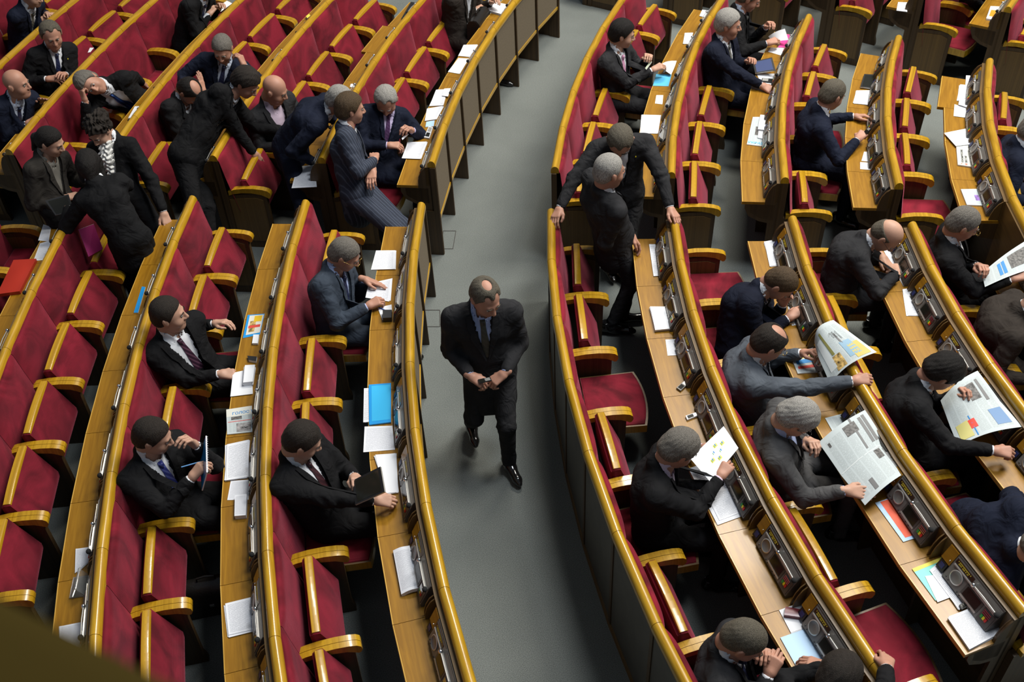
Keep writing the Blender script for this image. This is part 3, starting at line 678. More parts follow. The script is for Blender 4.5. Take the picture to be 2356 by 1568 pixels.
def hair_field(style, full):
    w = 1+.10*full; t = {'short': .010, 'full': .017, 'thick': .020, 'topbald': .011, 'thin': .009, 'recede': .010, 'crop': .006, 'fringe': .006, 'women': .010, 'bob': .014, 'curly': .014}[style]
    F = Field(); F.ell((0, -.014, .031), (.076*w+t, .094+t, .088+t*1.1), k=.01)
    F.ell((0, -.055, -.025), (.060*w+t*.8, .050+t, .058), k=.03)
    if style == 'women':
        F.ell((0, -.112, -.010), (.036, .034, .036), k=.02); F.cone((0, -.125, -.02), (0, -.115, -.17), .030, .016, k=.02)
    if style == 'bob':
        for s in (1, -1): F.cone((s*.070, -.01, .02), (s*.074, -.015, -.115), .030, .026, k=.03)
        F.cone((0, -.08, 0), (0, -.075, -.12), .06, .045, k=.04)
    if style == 'curly':
        F.ell((0, -.115, .045), (.060, .055, .055), k=.02)
        rr = np.random.RandomState(3)
        for i in range(34):
            a = rr.rand()*6.28; e = rr.uniform(-.2, 1.35); F.ell((.092*math.cos(a)*math.cos(e), -.015+.11*math.sin(a)*math.cos(e)-.01, .035+.10*math.sin(e)), (.019, .019, .016), k=.01)
    lift = {'recede': .022, 'topbald': .012, 'thin': .014, 'fringe': .03, 'crop': .004}.get(style, 0)
    side = {'fringe': .0}.get(style, 0)
    yk = [-.14, -.05, -.028, -.005, .012, .035, .055, .085, .12]
    zk = [-.082, -.070, -.045, -.028, -.012, .030+lift, .060+lift, .078+lift, .09+lift]
    if style in ('bob', 'women', 'curly'): zk = [-.16 if style == 'bob' else -.075, -.13 if style == 'bob' else -.06, -.11 if style == 'bob' else -.04, -.10 if style == 'bob' else -.02, -.06 if style == 'bob' else .0, .035, .062, .078, .09]
    if style == 'women': zk = [-.18, -.06, -.04, -.02, .0, .035, .062, .078, .09]
    F.cut(lambda P: (P[:, 2]-np.interp(P[:, 1], yk, zk))*.75, .006)
    if style in ('short', 'full', 'thick', 'topbald', 'thin', 'recede', 'crop', 'fringe'):
        for s in (1, -1): F.cut(lambda P, s=s: np.linalg.norm((P-np.array([s*.088*w, -.008, -.012]))/np.array([1, .85, 1.35]), axis=1)-.024, .004)
    if style == 'topbald': F.cut(lambda P: np.linalg.norm((P-np.array([0, .000, .135]))/np.array([1, 1.55, 1]), axis=1)-.056, .010)
    if style == 'thin': F.cut(lambda P: np.linalg.norm((P-np.array([0, -.025, .136]))/np.array([.9, 1.3, 1]), axis=1)-.038, .012)
    if style in ('recede', 'thin'):
        for s in (1, -1): F.cut(lambda P, s=s: np.linalg.norm(P-np.array([s*.048, .075, .10]), axis=1)-.038, .008)
    if style == 'fringe': F.cut(lambda P: (.040-P[:, 2])*.8, .008)
    amp = {'thick': .0018, 'full': .0012, 'curly': .007, 'women': .0012, 'bob': .0012, 'crop': .0008, 'fringe': .0008}.get(style, .0011)
    def strands(P):
        a = np.arctan2(P[:, 0], P[:, 1]+.02); return amp*(np.sin(a*19+P[:, 2]*90+2.5*np.sin(P[:, 1]*47+1))+.9*np.sin(P[:, 0]*130+P[:, 1]*95+2.4*np.sin(P[:, 2]*61+P[:, 0]*33)))/1.7
    F.mods.append(strands); return F
_hair = {}
def hair_net(style, full):
    if (style, full) not in _hair: _hair[(style, full)] = surface_net(hair_field(style, full), .0055, .012)
    return _hair[(style, full)]

# ---- canonical right hand (origin at wrist, fingers +Y, palm -Z, thumb towards -X)
def hand_field(curl, spread=1.0, thumb=0.3, pinch=False):
    F = Field(); F.cone((0, -.03, 0), (0, .012, 0), .026, .027, k=.01)
    xs = [-.031, -.0105, .0105, .029]; ln = [(.043, .026, .021), (.047, .030, .023), (.044, .028, .022), (.034, .021, .019)]
    for i, x in enumerate(xs):
        kn = np.array([x, .088-.004*abs(i-1.3), -.002]); F.cone((x*.55, .012, 0), kn, .017, .0125, k=.014)
    for i, x in enumerate(xs):
        p = np.array([x, .088-.004*abs(i-1.3), -.002]); a = 0; sp = (x*2.2)*spread; r = .0098 if i < 3 else .0085
        for j, l in enumerate(ln[i]):
            c = curl[j] if not (pinch and i == 0) else curl[j]*1.25
            a += math.radians(c*(1+.08*i)); q = p+l*np.array([math.sin(sp)*math.cos(a), math.cos(sp)*math.cos(a), -math.sin(a)]); F.cone(p, q, r, r*.92, k=.0035); p = q; r *= .92
    t0 = np.array([-.020, .018, -.008]); t1 = t0+np.array([-.026, .030, -.010-.010*thumb]); t2 = t1+np.array([-.010+.016*thumb, .030, -.006-.014*thumb]); t3 = t2+np.array([.004+.012*thumb, .024, -.006-.006*thumb])
    F.cone(t0, t1, .018, .0135, k=.012); F.cone(t1, t2, .0130, .0112, k=.004); F.cone(t2, t3, .0112, .0092, k=.003)
    return F
HANDS = {'relax': surface_net(hand_field((24, 30, 20)), .0040, .008), 'flat': surface_net(hand_field((4, 6, 4), 1.0, .0), .0040, .008),
         'grip': surface_net(hand_field((48, 62, 40), .5, .9), .0040, .008), 'pinch': surface_net(hand_field((42, 40, 22), .6, 1.0, True), .0040, .008), 'drape': surface_net(hand_field((18, 30, 25), 1.3, .2), .0040, .008)}
def shoe_net():
    F = Field(); F.cone((0, -.055, .045), (0, .03, .042), .040, .040, k=.03); F.cone((0, .02, .035), (0, .155, .026), .043, .034, k=.03); F.cone((0, .155, .026), (0, .195, .022), .034, .022, k=.02)
    F.cone((0, -.045, .06), (0, -.045, .10), .037, .035, k=.02)
    F.cut(lambda P: P[:, 2]-.0, .004); F.cut(lambda P: (.108-P[:, 2]), .004); return surface_net(F, .008, .012)
SHOEN = shoe_net()
def basis(f, up):
    f = nrm_(f); r = nrm_(np.cross(f, up)); u = np.cross(r, f); return np.stack([r, f, u], 1)   # columns: X right, Y forward, Z up
def xf(net, B, o, s=1.0, mirror=False):
    V, Q = net; V = V*s
    if mirror: V = V*np.array([-1, 1, 1]); Q = Q[:, ::-1]
    return V@B.T+o, Q
def ik(a, c, l1, l2, pole):
    d = c-a; L = np.linalg.norm(d); Lc = min(max(L, abs(l1-l2)+.01), (l1+l2)*.995); dn = d/(L+1e-9)
    if L > (l1+l2)*.995: s = L/((l1+l2)*.995); l1 *= s; l2 *= s; Lc = L
    x = (l1*l1-l2*l2+Lc*Lc)/(2*Lc); h = math.sqrt(max(l1*l1-x*x, 0)); p = pole-(pole@dn)*dn; return a+dn*x+nrm_(p)*h
def yawv(y): return np.array([math.cos(math.radians(y)), math.sin(math.radians(y)), 0.])
def trace(F, o, d, maxd=.6):
    o = np.atleast_2d(o).astype(float).copy(); d = np.asarray(d, float); t = np.zeros(len(o))
    for _ in range(28): t += np.clip(F.ev(o+t[:, None]*d)*.8, -.05, .1)
    return o+t[:, None]*d
PEOPLE = {}
def P3(p): return at(*p) if len(p) == 3 and abs(p[0])+abs(p[1]) > 60 else np.array(p, float)
def person(key, label, pelvis, head, look, yaw, L=None, R=None, suit='black', hair='short', hc='dark', sk=0, full=0.0, shirt='white', tie=None, sit=True, legyaw=None, hunch=.5, bulk=1.0,
           pL=None, pR=None, hL='relax', hR='relax', dL=None, dR=None, nL=None, nR=None, kneeL=None, kneeR=None, footL=None, footR=None, open_=1.0, glasses=False, trousers=None, hs=1.14, roll=0, jacket_len=.0, skirt=False, cuff=None, sh=.188, nw=.070, tieL=None, buttoned=True, group=None, feetyaw=None, hlen=1.0, seedk=0, shoes=True):
    seed = (sum(ord(ch)*(i+1) for i, ch in enumerate(key))+seedk) % 9973
    pv = P3(pelvis); hd = P3(head); legyaw = yaw if legyaw is None else legyaw
    # head frame
    yh, ph = look; hf = yawv(yh)*math.cos(math.radians(ph))-np.array([0, 0, math.sin(math.radians(ph))])
    tup0 = nrm_(hd-pv)
    HB = basis(hf, nrm_(np.array([0, 0, 1.])*.8+tup0*.2+yawv(yh)*math.sin(math.radians(ph))*.5))
    if roll: a = math.radians(roll); HB = HB@np.array([[math.cos(a), 0, math.sin(a)], [0, 1, 0], [-math.sin(a), 0, math.cos(a)]])
    nb = hd-HB[:, 2]*.085*hs-HB[:, 1]*.030*hs-tup0*.075*hs                      # neck base
    fw = yawv(yaw); up = nrm_(nb-pv); rt = nrm_(np.cross(fw, up)); fwd = np.cross(up, rt)       # torso frame
    # spine
    L0 = np.linalg.norm(nb-pv); w1 = pv+up*L0*.33-fwd*.035*hunch; c1 = pv+up*L0*.70-fwd*.060*hunch; sc = nb-up*.040-fwd*.015*hunch
    S = {1: sc+rt*sh-up*.025, -1: sc-rt*sh-up*.025}
    def arm(sg, tgt, pole):
        wr = P3(tgt) if tgt is not None else pv+rt*sg*.26+up*.10+fwd*.22
        pole = rt*sg*.6-up*1.0-fwd*.5 if pole is None else pole[0]*rt*sg+pole[1]*fwd+pole[2]*np.array([0, 0, 1.])
        return wr, ik(S[sg], wr, .300, .265, pole)
    wR, eR = arm(1, R, pR); wL, eL = arm(-1, L, pL)
    b = bulk
    J = Field()
    J.flat(pv-up*.02, w1, rt, .165*b, .150*b, .125*b, .118*b, .05); J.flat(w1, c1, rt, .155*b, .185*b, .120*b, .122*b, .06)
    J.flat(c1, sc-up*.025, rt, .185*b, sh+.005, .118*b, .092, .05); J.cone(sc+up*.01, S[1]+up*.012, .058, .062, .05); J.cone(sc+up*.01, S[-1]+up*.012, .058, .062, .05)
    for sg, e, wr in ((1, eR, wR), (-1, eL, wL)):
        wd = nrm_(wr-e); J.cone(S[sg], e, .076*b**.5, .060, .035); J.cone(e, wr-wd*.035, .060, .045, .02)
    sl = yawv(legyaw); 
    hp = {}; kn = {}; an = {}
    srt = nrm_(np.cross(sl, (0, 0, 1.)))
    for sg in (1, -1):
        hp[sg] = pv+srt*sg*.090-np.array([0, 0, .02])
        kg = kneeR if sg > 0 else kneeL; fg = footR if sg > 0 else footL
        if fg is not None: an[sg] = P3(fg)+np.array([0, 0, .09])
        elif sit: an[sg] = hp[sg]+sl*.42+srt*sg*.05; an[sg][2] = .09
        else: an[sg] = hp[sg]+srt*sg*.03+sl*.02; an[sg][2] = .09
        if kg is not None: kn[sg] = P3(kg)
        else: kn[sg] = ik(hp[sg], an[sg], .44, .43, sl+np.array([0, 0, 1.2 if sit else .2]))
    if sit:
        for sg in (1, -1): J.flat(pv-up*.01, hp[sg]+(kn[sg]-hp[sg])*.38+np.array([0, 0, .01]), rt, .12, .085, .11, .088, .05)
    else:
        dn = nrm_((hp[1]+hp[-1])/2-np.array([0, 0, .20])-pv); J.flat(pv, pv+dn*(.15+jacket_len), srt, .165*b, .170*b, .128*b, .125*b, .05)
    # collar band of the jacket
    J.flat(nb-up*.012-fwd*.016, nb+up*.026-fwd*.026, rt, .086, .078, .082, .074, .02)
    J.mods.append(folds(seed, .0075, 1.0, [eR, eL, w1, S[1]-up*.1, S[-1]-up*.1], .15, .30))
    NK = Field(); NK.cone(nb-up*.05+fwd*.01, hd-HB[:, 2]*.05-HB[:, 1]*.018, .066, .064)
    J.cut(lambda P: NK.ev(P), .006)
    # shirt front notch
    vlen = .36*open_
    if open_ > 0:
        def notch(P):
            q = P-(nb+fwd*.02-up*.01); v = q@(-up); l = np.abs(q@rt); f = q@fwd
            wv = np.clip((nw*(1-np.clip(v, 0, vlen)/vlen)+.004), .002, .2)
            side = np.maximum(l-wv, -f-.0)                    # in front of the spine plane
            side = np.maximum(side, v-vlen); side = np.maximum(side, -v-.05)
            return side
        core = Field(); core.p = [q for q in J.p[:5]]
        def vcut(P):
            c = core.ev(P); return np.maximum(np.maximum(notch(P), -(c+.020)), c-.030)
        J.cut(vcut, .003)
    jm = SUIT[suit]
    root = empty('person', (pv[0], pv[1], 0)); off = np.array([pv[0], pv[1], 0]); tag(root, label, 'person', group)
    def add(nm, parts, par=None, lab=None):
        me = np_mesh(nm, [(V-off, Q, m) for V, Q, m in parts]); o = link(nm, me, root if par is None else par)
        if lab: o['label'] = lab
        return o
    Vj, Qj = surface_net(J, .0145, .03); add('jacket', [(Vj, Qj, jm)])
    # shirt
    SHF = Field(); SHF.flat(pv+up*.02, w1, rt, .150*b, .138*b, .108*b, .102*b, .05); SHF.flat(w1, c1, rt, .140*b, .168*b, .104*b, .107*b, .06); SHF.flat(c1, sc-up*.03, rt, .168*b, .150, .104*b, .072, .05)
    SHF.cone(sc+up*.01, S[1], .044, .040, .04); SHF.cone(sc+up*.01, S[-1], .044, .040, .04)
    SHF.cone(nb-up*.03+fwd*.004, nb+up*.020-fwd*.008+(hd-nb)*.20, .079, .074, .02); SHF.cut(lambda P: NK.ev(P)+.004, .003)
    SHF.mods.append(folds(seed+5, .002, 1.1))
    SHF.cut(lambda P: ((P-(nb+up*.030+fwd*.03))@nrm_(up*.8+fwd*.55)), .004) if False else None
    shp = [(*surface_net(SHF, .0125, .02), SHIRT[shirt])]
    for e, wr in ((eR, wR), (eL, wL)):
        wd = nrm_(wr-e); cf = Field(); cf.cone(wr-wd*.055, wr-wd*.004, .036, .034, .01); cf.cut(lambda P, c=wr, w=wd: -((P-c)@w)+.0, .002); add('cuff', [(*surface_net(cf, .008, .012), SHIRT[cuff or shirt])])
    add('shirt', shp)
    # tie
    if tie:
        n = 14; ln = .42 if tieL is None else tieL; t = np.linspace(.0, 1, n); wid = np.interp(t, [0, .07, .1, .9, 1], [.018, .020, .016, .042, .002]); ctr = nb+fwd*.06-up*(.008)
        rows = []
        for cc in (-1, -.5, 0, .5, 1):
            o = np.stack([nb+fwd*.35-up*(.030+tt*ln)+rt*cc*ww for tt, ww in zip(t, wid)]); h = trace(SHF, o, -fwd); rows.append(h+fwd*(.007-.002*abs(cc)))
        V = np.concatenate(rows); Q = []
        for a in range(4):
            for i in range(n-1): Q.append((a*n+i, a*n+i+1, (a+1)*n+i+1, (a+1)*n+i))
        # back face for thickness
        V2 = V-fwd*.004; Q2 = [tuple(k+len(V) for k in reversed(q)) for q in Q]
        K = Field(); kc = rows[2][1]; K.cone(kc+up*.012+rt*0, kc-up*.008, .016, .011, .01); kn_ = surface_net(K, .005, .008)
        add('tie', [(np.concatenate([V, V2]), np.array(Q+Q2), TIE[tie]), (*kn_, TIE[tie])])
    # lapels
    if open_ > 0:
        JL = Field(); JL.p = J.p; n = 10; lp = []
        for sg in (1, -1):
            t = np.linspace(0, 1, n); v = .0+t*vlen*1.0
            inner = nw*(1-t)+.006; outer = inner+np.interp(t, [0, .12, .30, .34, .36, 1], [.030, .040, .050, .034, .056, .004])
            rows = []
            for q in (0, .5, 1):
                o = np.stack([nb+fwd*(.35)-up*(vv-.005)+rt*sg*(a+(bb-a)*q) for vv, a, bb in zip(v, inner, outer)]); h = trace(JL, o, -fwd); rows.append(h+fwd*(.008+.004*q))
            V = np.concatenate(rows); Q = []
            for a in range(2):
                for i in range(n-1):
                    f4 = (a*n+i, a*n+i+1, (a+1)*n+i+1, (a+1)*n+i); Q.append(f4 if sg < 0 else f4[::-1])
            V2 = V-fwd*.006; Q2 = [tuple(k+len(V) for k in reversed(q)) for q in Q]; lp.append((np.concatenate([V, V2]), np.array(Q+Q2), jm))
        for q in lp: add('lapel', [q])
    # body: head, neck, hands, hidden torso
    skm = SK[sk]; parts = [(*xf(HEADS[1.0 if full > .5 else 0.0], HB, hd, hs), skm)]
    T = Field(); T.flat(pv, w1, rt, .12, .11, .08, .08, .05); T.flat(w1, sc, rt, .11, .13, .08, .06, .05); T.cone(sc, nb, .05, .05, .03)
    for sg, e, wr in ((1, eR, wR), (-1, eL, wL)): T.cone(sc, S[sg], .04, .035, .03); T.cone(S[sg], e, .035, .03, .03); T.cone(e, wr, .03, .022, .02)
    for sg in (1, -1): T.cone(hp[sg], kn[sg], .06, .042, .03); T.cone(kn[sg], an[sg], .04, .03, .03)
    parts.append((*surface_net(T, .025, .03), skm))
    NF = Field(); nw = .058 if full > .5 else .052; NF.cone(hd-HB[:, 2]*.055-HB[:, 1]*.018, nb-up*.03, nw*hs*.97, nw*hs*1.03, .02); parts.append((*surface_net(NF, .009, .02), skm))
    for sg, e, wr, hk, dd, nn in ((1, eR, wR, hR, dR, nR), (-1, eL, wL, hL, dL, nL)):
        d = nrm_(wr-e) if dd is None else nrm_(np.array(yawv(dd[0])*math.cos(math.radians(dd[1]))+np.array([0, 0, math.sin(math.radians(dd[1]))])))
        back = np.array([0, 0, 1.])+rt*sg*.45 if nn is None else (nn[0]*rt*sg+nn[1]*fwd+nn[2]*np.array([0, 0, 1.]))
        HBs = basis(d, back); parts.append((*xf(HANDS[hk], HBs, wr+d*.006, 1.06*hlen, mirror=(sg < 0)), skm))
    add('body', parts)
    # eyes, brows, hair, glasses
    def place(nm, mb, sm=60):
        me = mb.mesh(nm, sm); M = Matrix(((HB[0, 0], HB[0, 1], HB[0, 2], hd[0]-off[0]), (HB[1, 0], HB[1, 1], HB[1, 2], hd[1]-off[1]), (HB[2, 0], HB[2, 1], HB[2, 2], hd[2]), (0, 0, 0, 1))); return link(nm, me, root, M)
    for s in (1, -1):
        ev = MB(); ev.ball((s*.031*hs, .0815*hs, .005*hs), .0105*hs, EYEW, 10, 8); ev.ball((s*.031*hs, .0865*hs, .0045*hs), .0068*hs, IRIS, 8, 6); place('eye', ev)
    hm = HM[hc] if hair else None
    bm = hm or HM['ash']
    for s in (1, -1): bw = MB(); bw.tube([(s*.015*hs, .0965*hs, .022*hs), (s*.030*hs, .0960*hs, .0275*hs), (s*.046*hs, .086*hs, .023*hs)], [.0035, .0045, .002], bm, 6); place('eyebrow', bw)
    if hair: V, Q = xf(hair_net(hair, 1.0 if full > .5 else 0.0), HB, hd, hs); add('hair', [(V, Q, hm)])
    if glasses:
        g = MB(); gm = mat('gold_rim', (.55, .38, .12), .25, metal=1.0) if glasses == 'gold' else mat('dark_rim', (.03, .03, .03), .3)
        for s in (1, -1):
            g.tube([(s*(.033+.021*math.cos(a))*hs, (.116-.004*abs(math.cos(a)))*hs, (.002+.016*math.sin(a))*hs) for a in np.linspace(0, 6.283, 17)], .0014, gm, 6, cap=False)
            g.tube([(s*.054*hs, .112*hs, .004*hs), (s*.082*hs, .06*hs, .008*hs), (s*.088*hs, -.005*hs, .008*hs), (s*.088*hs, -.02*hs, -.01*hs)], .0014, gm, 6)
        g.tube([(-.012*hs, .117*hs, .006*hs), (.012*hs, .117*hs, .006*hs)], .0014, gm, 6); place('glasses', g)
    # trousers or skirt, shoes
    tm = SUIT[trousers or suit]; TR = Field(); TR.flat(pv-np.array([0, 0, .03]), pv+up*.05, srt, .165*b, .15*b, .115*b, .11*b, .05)
    for sg in (1, -1):
        TR.cone(hp[sg], kn[sg], .096*b**.5, .068, .04); TR.cone(kn[sg], an[sg]-np.array([0, 0, .02]), .066, .052, .03)
    for sg in (1, -1): TR.cut(lambda P, sg=sg: np.maximum(-(.060-P[:, 2])*-1-.0, -1) if False else (P[:, 2]-.045), .004)
    TR.mods.append(folds(seed+9, .005, .8, [kn[1], kn[-1], an[1], an[-1]], .16, .3)); add('trousers', [(*surface_net(TR, .0175, .03), tm)])
    fy = legyaw if feetyaw is None else feetyaw
    for sg in (1, -1):
        q = sl; f2 = yawv(fy+(-6*sg)); V, Q = xf(SHOEN, basis(f2, (0, 0, 1.)), np.array([an[sg][0], an[sg][1], max(0.001, an[sg][2]-.09)])); add('shoe', [(V, Q, SHOE)])
    info = dict(pv=pv, hd=hd, nb=nb, up=up, fwd=fwd, rt=rt, wR=wR, wL=wL, eR=eR, eL=eL, HB=HB, root=root, off=off, J=J); PEOPLE[key] = info; return info
# ------------------------------------------------------------------ the people, placed where the photograph shows them
def seat(k, deg, du=.30, z=.56):
    R = 17.8 if k == -3 else R_[k]; x, y = polar(R-du, deg); return (x, y, z)
D_ = (.25, -.4, -1)      # elbow hanging down
W_ = (.9, -.2, -.7)      # elbow out to the side
person('p1', 'man in navy suit cut off by the top left corner, hands at desk', seat(-3, 162.6), (72, -14, 1.2), (-20, 20), -22, L=(108, 32, .86), R=(95, 46, .84), suit='navy', hair='short', hc='dark', tie='grey')
person('p2', 'balding man in black suit and navy tie, hands folded on desk, upper left', seat(-2, 165.5), (118, 80, 1.2), (-62, 18), -45, L=(150, 172, .83), R=(108, 182, .83), suit='black', hair='recede', hc='ash', sk=1, full=1.0, shirt='white', tie='navy', legyaw=-14, hL='relax', hR='relax', bulk=1.1)
person('p3', 'shaven-headed man in navy suit at far left edge, head turned right', seat(-2, 168.7), (38, 192, 1.2), (-8, 5), -38, L=(92, 232, .88), R=(62, 285, .84), suit='navy', hair=None, sk=1, full=1.0, shirt='paleblue', tie='navy', legyaw=-12, bulk=1.15, hL='flat')
person('p4', 'silver-haired man lounging sideways, cheek on fist, white shirt and blue tie', (322, 238, .60), (208, 192, 1.12), (-62, 2), -78, L=(326, 190, .70), R=(196, 232, 1.02), suit='black', hair='thick', hc='grey', sk=1, shirt='white', tie='blue', legyaw=-25, roll=48, open_=1.35, nw=.13, hR='grip', hL='drape', pL=(.8, -.9, .6), pR=(.5, .2, -1), dR=(120, 72), tieL=.36, hunch=.1)
person('p5', 'man in black suit at the top edge holding white papers over desk', seat(-1, 161.0), (478, -34, 1.2), (-20, 25), -22, L=(503, 16, .86), R=(480, 34, .86), suit='black', hair='short', hc='dark', tie='navy', pR=W_)
person('p9', 'grey-haired man in navy suit touching his temple, facing the camera', seat(0, 165.5), (512, 112, 1.2), (-98, 26), -80, L=(562, 152, 1.06), R=(440, 216, .86), suit='navy', hair='short', hc='grey', sk=1, shirt='paleblue', tie='navy', legyaw=-14, pL=(1, .1, -.9), pR=(1, -.2, -.7), dL=(125, 62), hL='pinch', bulk=1.05)
person('p10', 'man with a bald crown bowing his head into his hand', seat(0, 168.3), (436, 210, 1.04), (-35, 58), -25, L=(468, 212, .93), R=(445, 262, .84), suit='black', hair='topbald', hc='black', sk=1, legyaw=-12, hunch=1.2, dL=(100, 60), hL='flat')
person('p12', 'bald man in charcoal jacket and open pink shirt, seated, looking down right', seat(1, 168.0), (632, 206, 1.2), (-14, 26), -48, L=(700, 262, .80), R=(650, 335, .74), suit='charcoal', hair=None, sk=1, shirt='pink', legyaw=-12, full=1.0, bulk=1.1, open_=1.2, nw=.09)
person('p11', 'man in black suit bending right over a row, hand on folded seat', (432, 352, .95), (566, 190, 1.42), (-25, 42), -14, R=(584, 352, .78), L=(655, 300, .84), suit='black', hair='thick', hc='dark', sk=1, sit=False, legyaw=-15, hunch=.9, hR='drape', pR=(.6, -.7, -.3), jacket_len=.05, bulk=1.1, sh=.172, footL=(-2.72, 7.75, 0), footR=(-2.80, 7.55, 0))
person('p13', 'silver-haired man in navy suit leaning over behind the pinstriped man', (668, 330, .93), (782, 232, 1.40), (-12, 35), -8, R=(722, 372, .86), L=(815, 300, .86), suit='navy', hair='short', hc='silver', sk=1, sit=False, hunch=.9, legyaw=-10, footL=(-1.85, 7.85, 0), footR=(-1.85, 7.65, 0), bulk=1.1, sh=.2)
person('p15', 'grey man with purple tie seated at aisle desk, both hands on a slip', seat(2, 169.2), (888, 230, 1.2), (-95, 42), -62, L=(948, 300, .90), R=(892, 334, .88), suit='navy', hair='recede', hc='silver', sk=1, shirt='lilac', tie='plum', legyaw=-12, hL='pinch', hR='pinch', full=1.0, bulk=1.12, pL=W_, pR=W_)
person('p14', 'brown-haired man in pinstriped suit perched with folded arms, seen from behind', (822, 436, .82), (806, 250, 1.44), (18, 12), 5, R=(862, 368, 1.06), L=(858, 392, 1.02), suit='pinstripe', hair='full', hc='brown', sk=1, sit=False, legyaw=-12, kneeR=(-.86, 7.30, .62), kneeL=(-.90, 7.50, .62), footR=(-.95, 7.10, 0), footL=(-.98, 7.32, 0), hR='relax', hL='relax', pR=(.8, -.1, -.7), pL=(.8, -.1, -.7), dR=(95, 0), dL=(-95, -5), jacket_len=.06, sh=.2, bulk=1.1)
person('p16', 'man in brown suit at the top edge, above the black briefcase', seat(2, 157.3), (1085, -48, 1.2), (-30, 30), -35, L=(1130, 5, .85), R=(1095, 22, .78), suit='brown', hair='short', hc='dark', bulk=1.15)
person('p7', 'woman with dark ponytail in grey tweed jacket, in profile', (128, 462, .93), (116, 326, 1.46), (-12, 25), -25, L=(205, 420, 1.0), R=(150, 455, .98), suit='tweed', trousers='black', hair='women', hc='black', sk=0, shirt='patterned', sit=False, bulk=.9, sh=.165, hs=1.06, jacket_len=.05)
person('p6', 'curly-haired woman in black with white ruffled blouse, hand on a desk end', (285, 440, .93), (228, 300, 1.48), (-112, 32), -98, L=(376, 488, .84), R=(240, 430, .95), suit='black', hair='curly', hc='dark', sk=0, shirt='white', sit=False, bulk=.86, sh=.165, hs=1.06, hL='flat', open_=1.2, pL=(.6, -.2, -.5), jacket_len=.05, footL=(-2.75, 7.40, 0), footR=(-2.95, 7.40, 0))
person('p8', 'dark-haired woman in black trouser suit seen from behind, holding a tablet', (298, 545, .93), (206, 380, 1.44), (105, 30), 112, L=(158, 478, 1.02), R=(285, 420, 1.0), suit='black', hair='bob', hc='black', sk=0, shirt='white', sit=False, bulk=.92, sh=.168, hs=1.06, hunch=.8, jacket_len=.08, pL=(.7, -.5, -.8), hL='grip', dL=(175, 10), open_=.6)
person('p17', 'black-haired man with pink tie holding papers, first right row', seat(4, 161.2), (1432, 78, 1.2), (-4, 14), -38, L=(1488, 136, .92), R=(1500, 162, .88), suit='charcoal', hair='full', hc='black', sk=0, shirt='white', tie='pink', hL='pinch', hR='pinch', legyaw=-18)
person('p18', 'silver-haired man in navy suit with tablet, one hand flat on desk', seat(5, 159.2), (1676, 55, 1.22), (-18, 8), -38, L=(1722, 142, .88), R=(1752, 196, .82), suit='deepnavy', hair='full', hc='silver', sk=1, shirt='white', tie='grey', full=1.0, bulk=1.12, hR='drape', hL='relax', legyaw=-20)
person('p19', 'man in dark suit at the top edge reading papers, patterned tie', seat(5, 155.4), (1724, -6, 1.2), (-15, 28), -20, L=(1762, 62, .92), R=(1764, 100, .86), suit='black', hair='short', hc='ash', sk=1, shirt='paleblue', tie='grey', hL='pinch', hR='pinch', legyaw=-22)
person('p20', 'man in navy suit seen from behind holding a mobile phone', seat(6, 165.4), (1915, 218, 1.18), (22, 25), -5, R=(1972, 322, .86), L=(1965, 268, .80), suit='navy', hair='short', hc='ash', sk=1, hR='pinch', legyaw=-30, bulk=1.1, pR=W_, sh=.2)
person('p21', 'man in dark navy suit cut off by right edge, upper right', seat(8, 168.2, .12), (2380, 300, 1.18), (-10, 20), -10, suit='navy', hair='short', hc='grey')
person('p22', 'standing man with head bowed, arms spread to two row ends', (1.0, 7.42, .93), (1427, 322, 1.55), (-98, 62), -88, R=(1288, 478, 1.08), L=(1541, 478, 1.08), suit='charcoal', hair='recede', hc='ash', sk=1, sit=False, pR=(.9, -.3, .2), pL=(.9, -.3, .2), hR='drape', hL='drape', footL=(1422, 632, .02), footR=(1395, 620, .02), full=1.0, hunch=.7, dR=(242, -16), dL=(-62, -18), jacket_len=.08, feetyaw=-70, bulk=1.08, sh=.2)
person('p23', 'standing man with cropped silver hair seen from behind in the cross aisle', (.86, 6.86, .93), (1402, 392, 1.62), (22, 8), 25, R=(1395, 570, .86), L=(1452, 540, .92), suit='charcoal', hair='crop', hc='silver', sk=1, sit=False, full=1.0, footR=(1405, 762, .02), footL=(1432, 738, .02), feetyaw=-4, legyaw=10, jacket_len=.08, pR=(.4, -.8, -.4), bulk=1.12, sh=.2)
person('walker', 'balding man in dark pinstripe suit walking down the central aisle, hands together', (-.17, 5.40, .93), (1117, 683, 1.63), (-60, 25), -88, L=(1162, 858, 1.06), R=(1082, 864, 1.06), suit='charcoal', hair='thin', hc='ash', sk=1, shirt='blue', tie='olive', sit=False, footL=(1172, 1075, .02), footR=(1085, 985, .06), hL='pinch', hR='pinch', pL=(.55, -.7, -1), pR=(.55, -.7, -1), hunch=.3, feetyaw=-75, dL=(205, -20), dR=(-25, -20), bulk=1.12, sh=.2, jacket_len=.17)
person('p24', 'dark-haired stout man in black suit, wine tie, looking right, second near left row', seat(1, 181.1, .32), (388, 722, 1.18), (5, 5), -42, L=(492, 744, .84), R=(505, 860, .78), suit='black', hair='short', hc='dark', full=1.0, sk=0, shirt='white', tie='wine', bulk=1.2, hR='pinch', hL='relax', legyaw=0, sh=.2, open_=1.3, nw=.10, dR=(0, -5))
person('p25', 'dark-haired man in black suit writing in a spiral notebook, royal blue tie', seat(1, 186.3, .32), (352, 1003, 1.18), (0, 22), -36, L=(450, 1024, 1.08), R=(440, 1100, 1.0), suit='black', hair='short', hc='dark', sk=0, shirt='white', tie='royal', hR='pinch', hL='pinch', legyaw=0, bulk=1.12, sh=.2, pR=W_, pL=D_, tieL=.5)
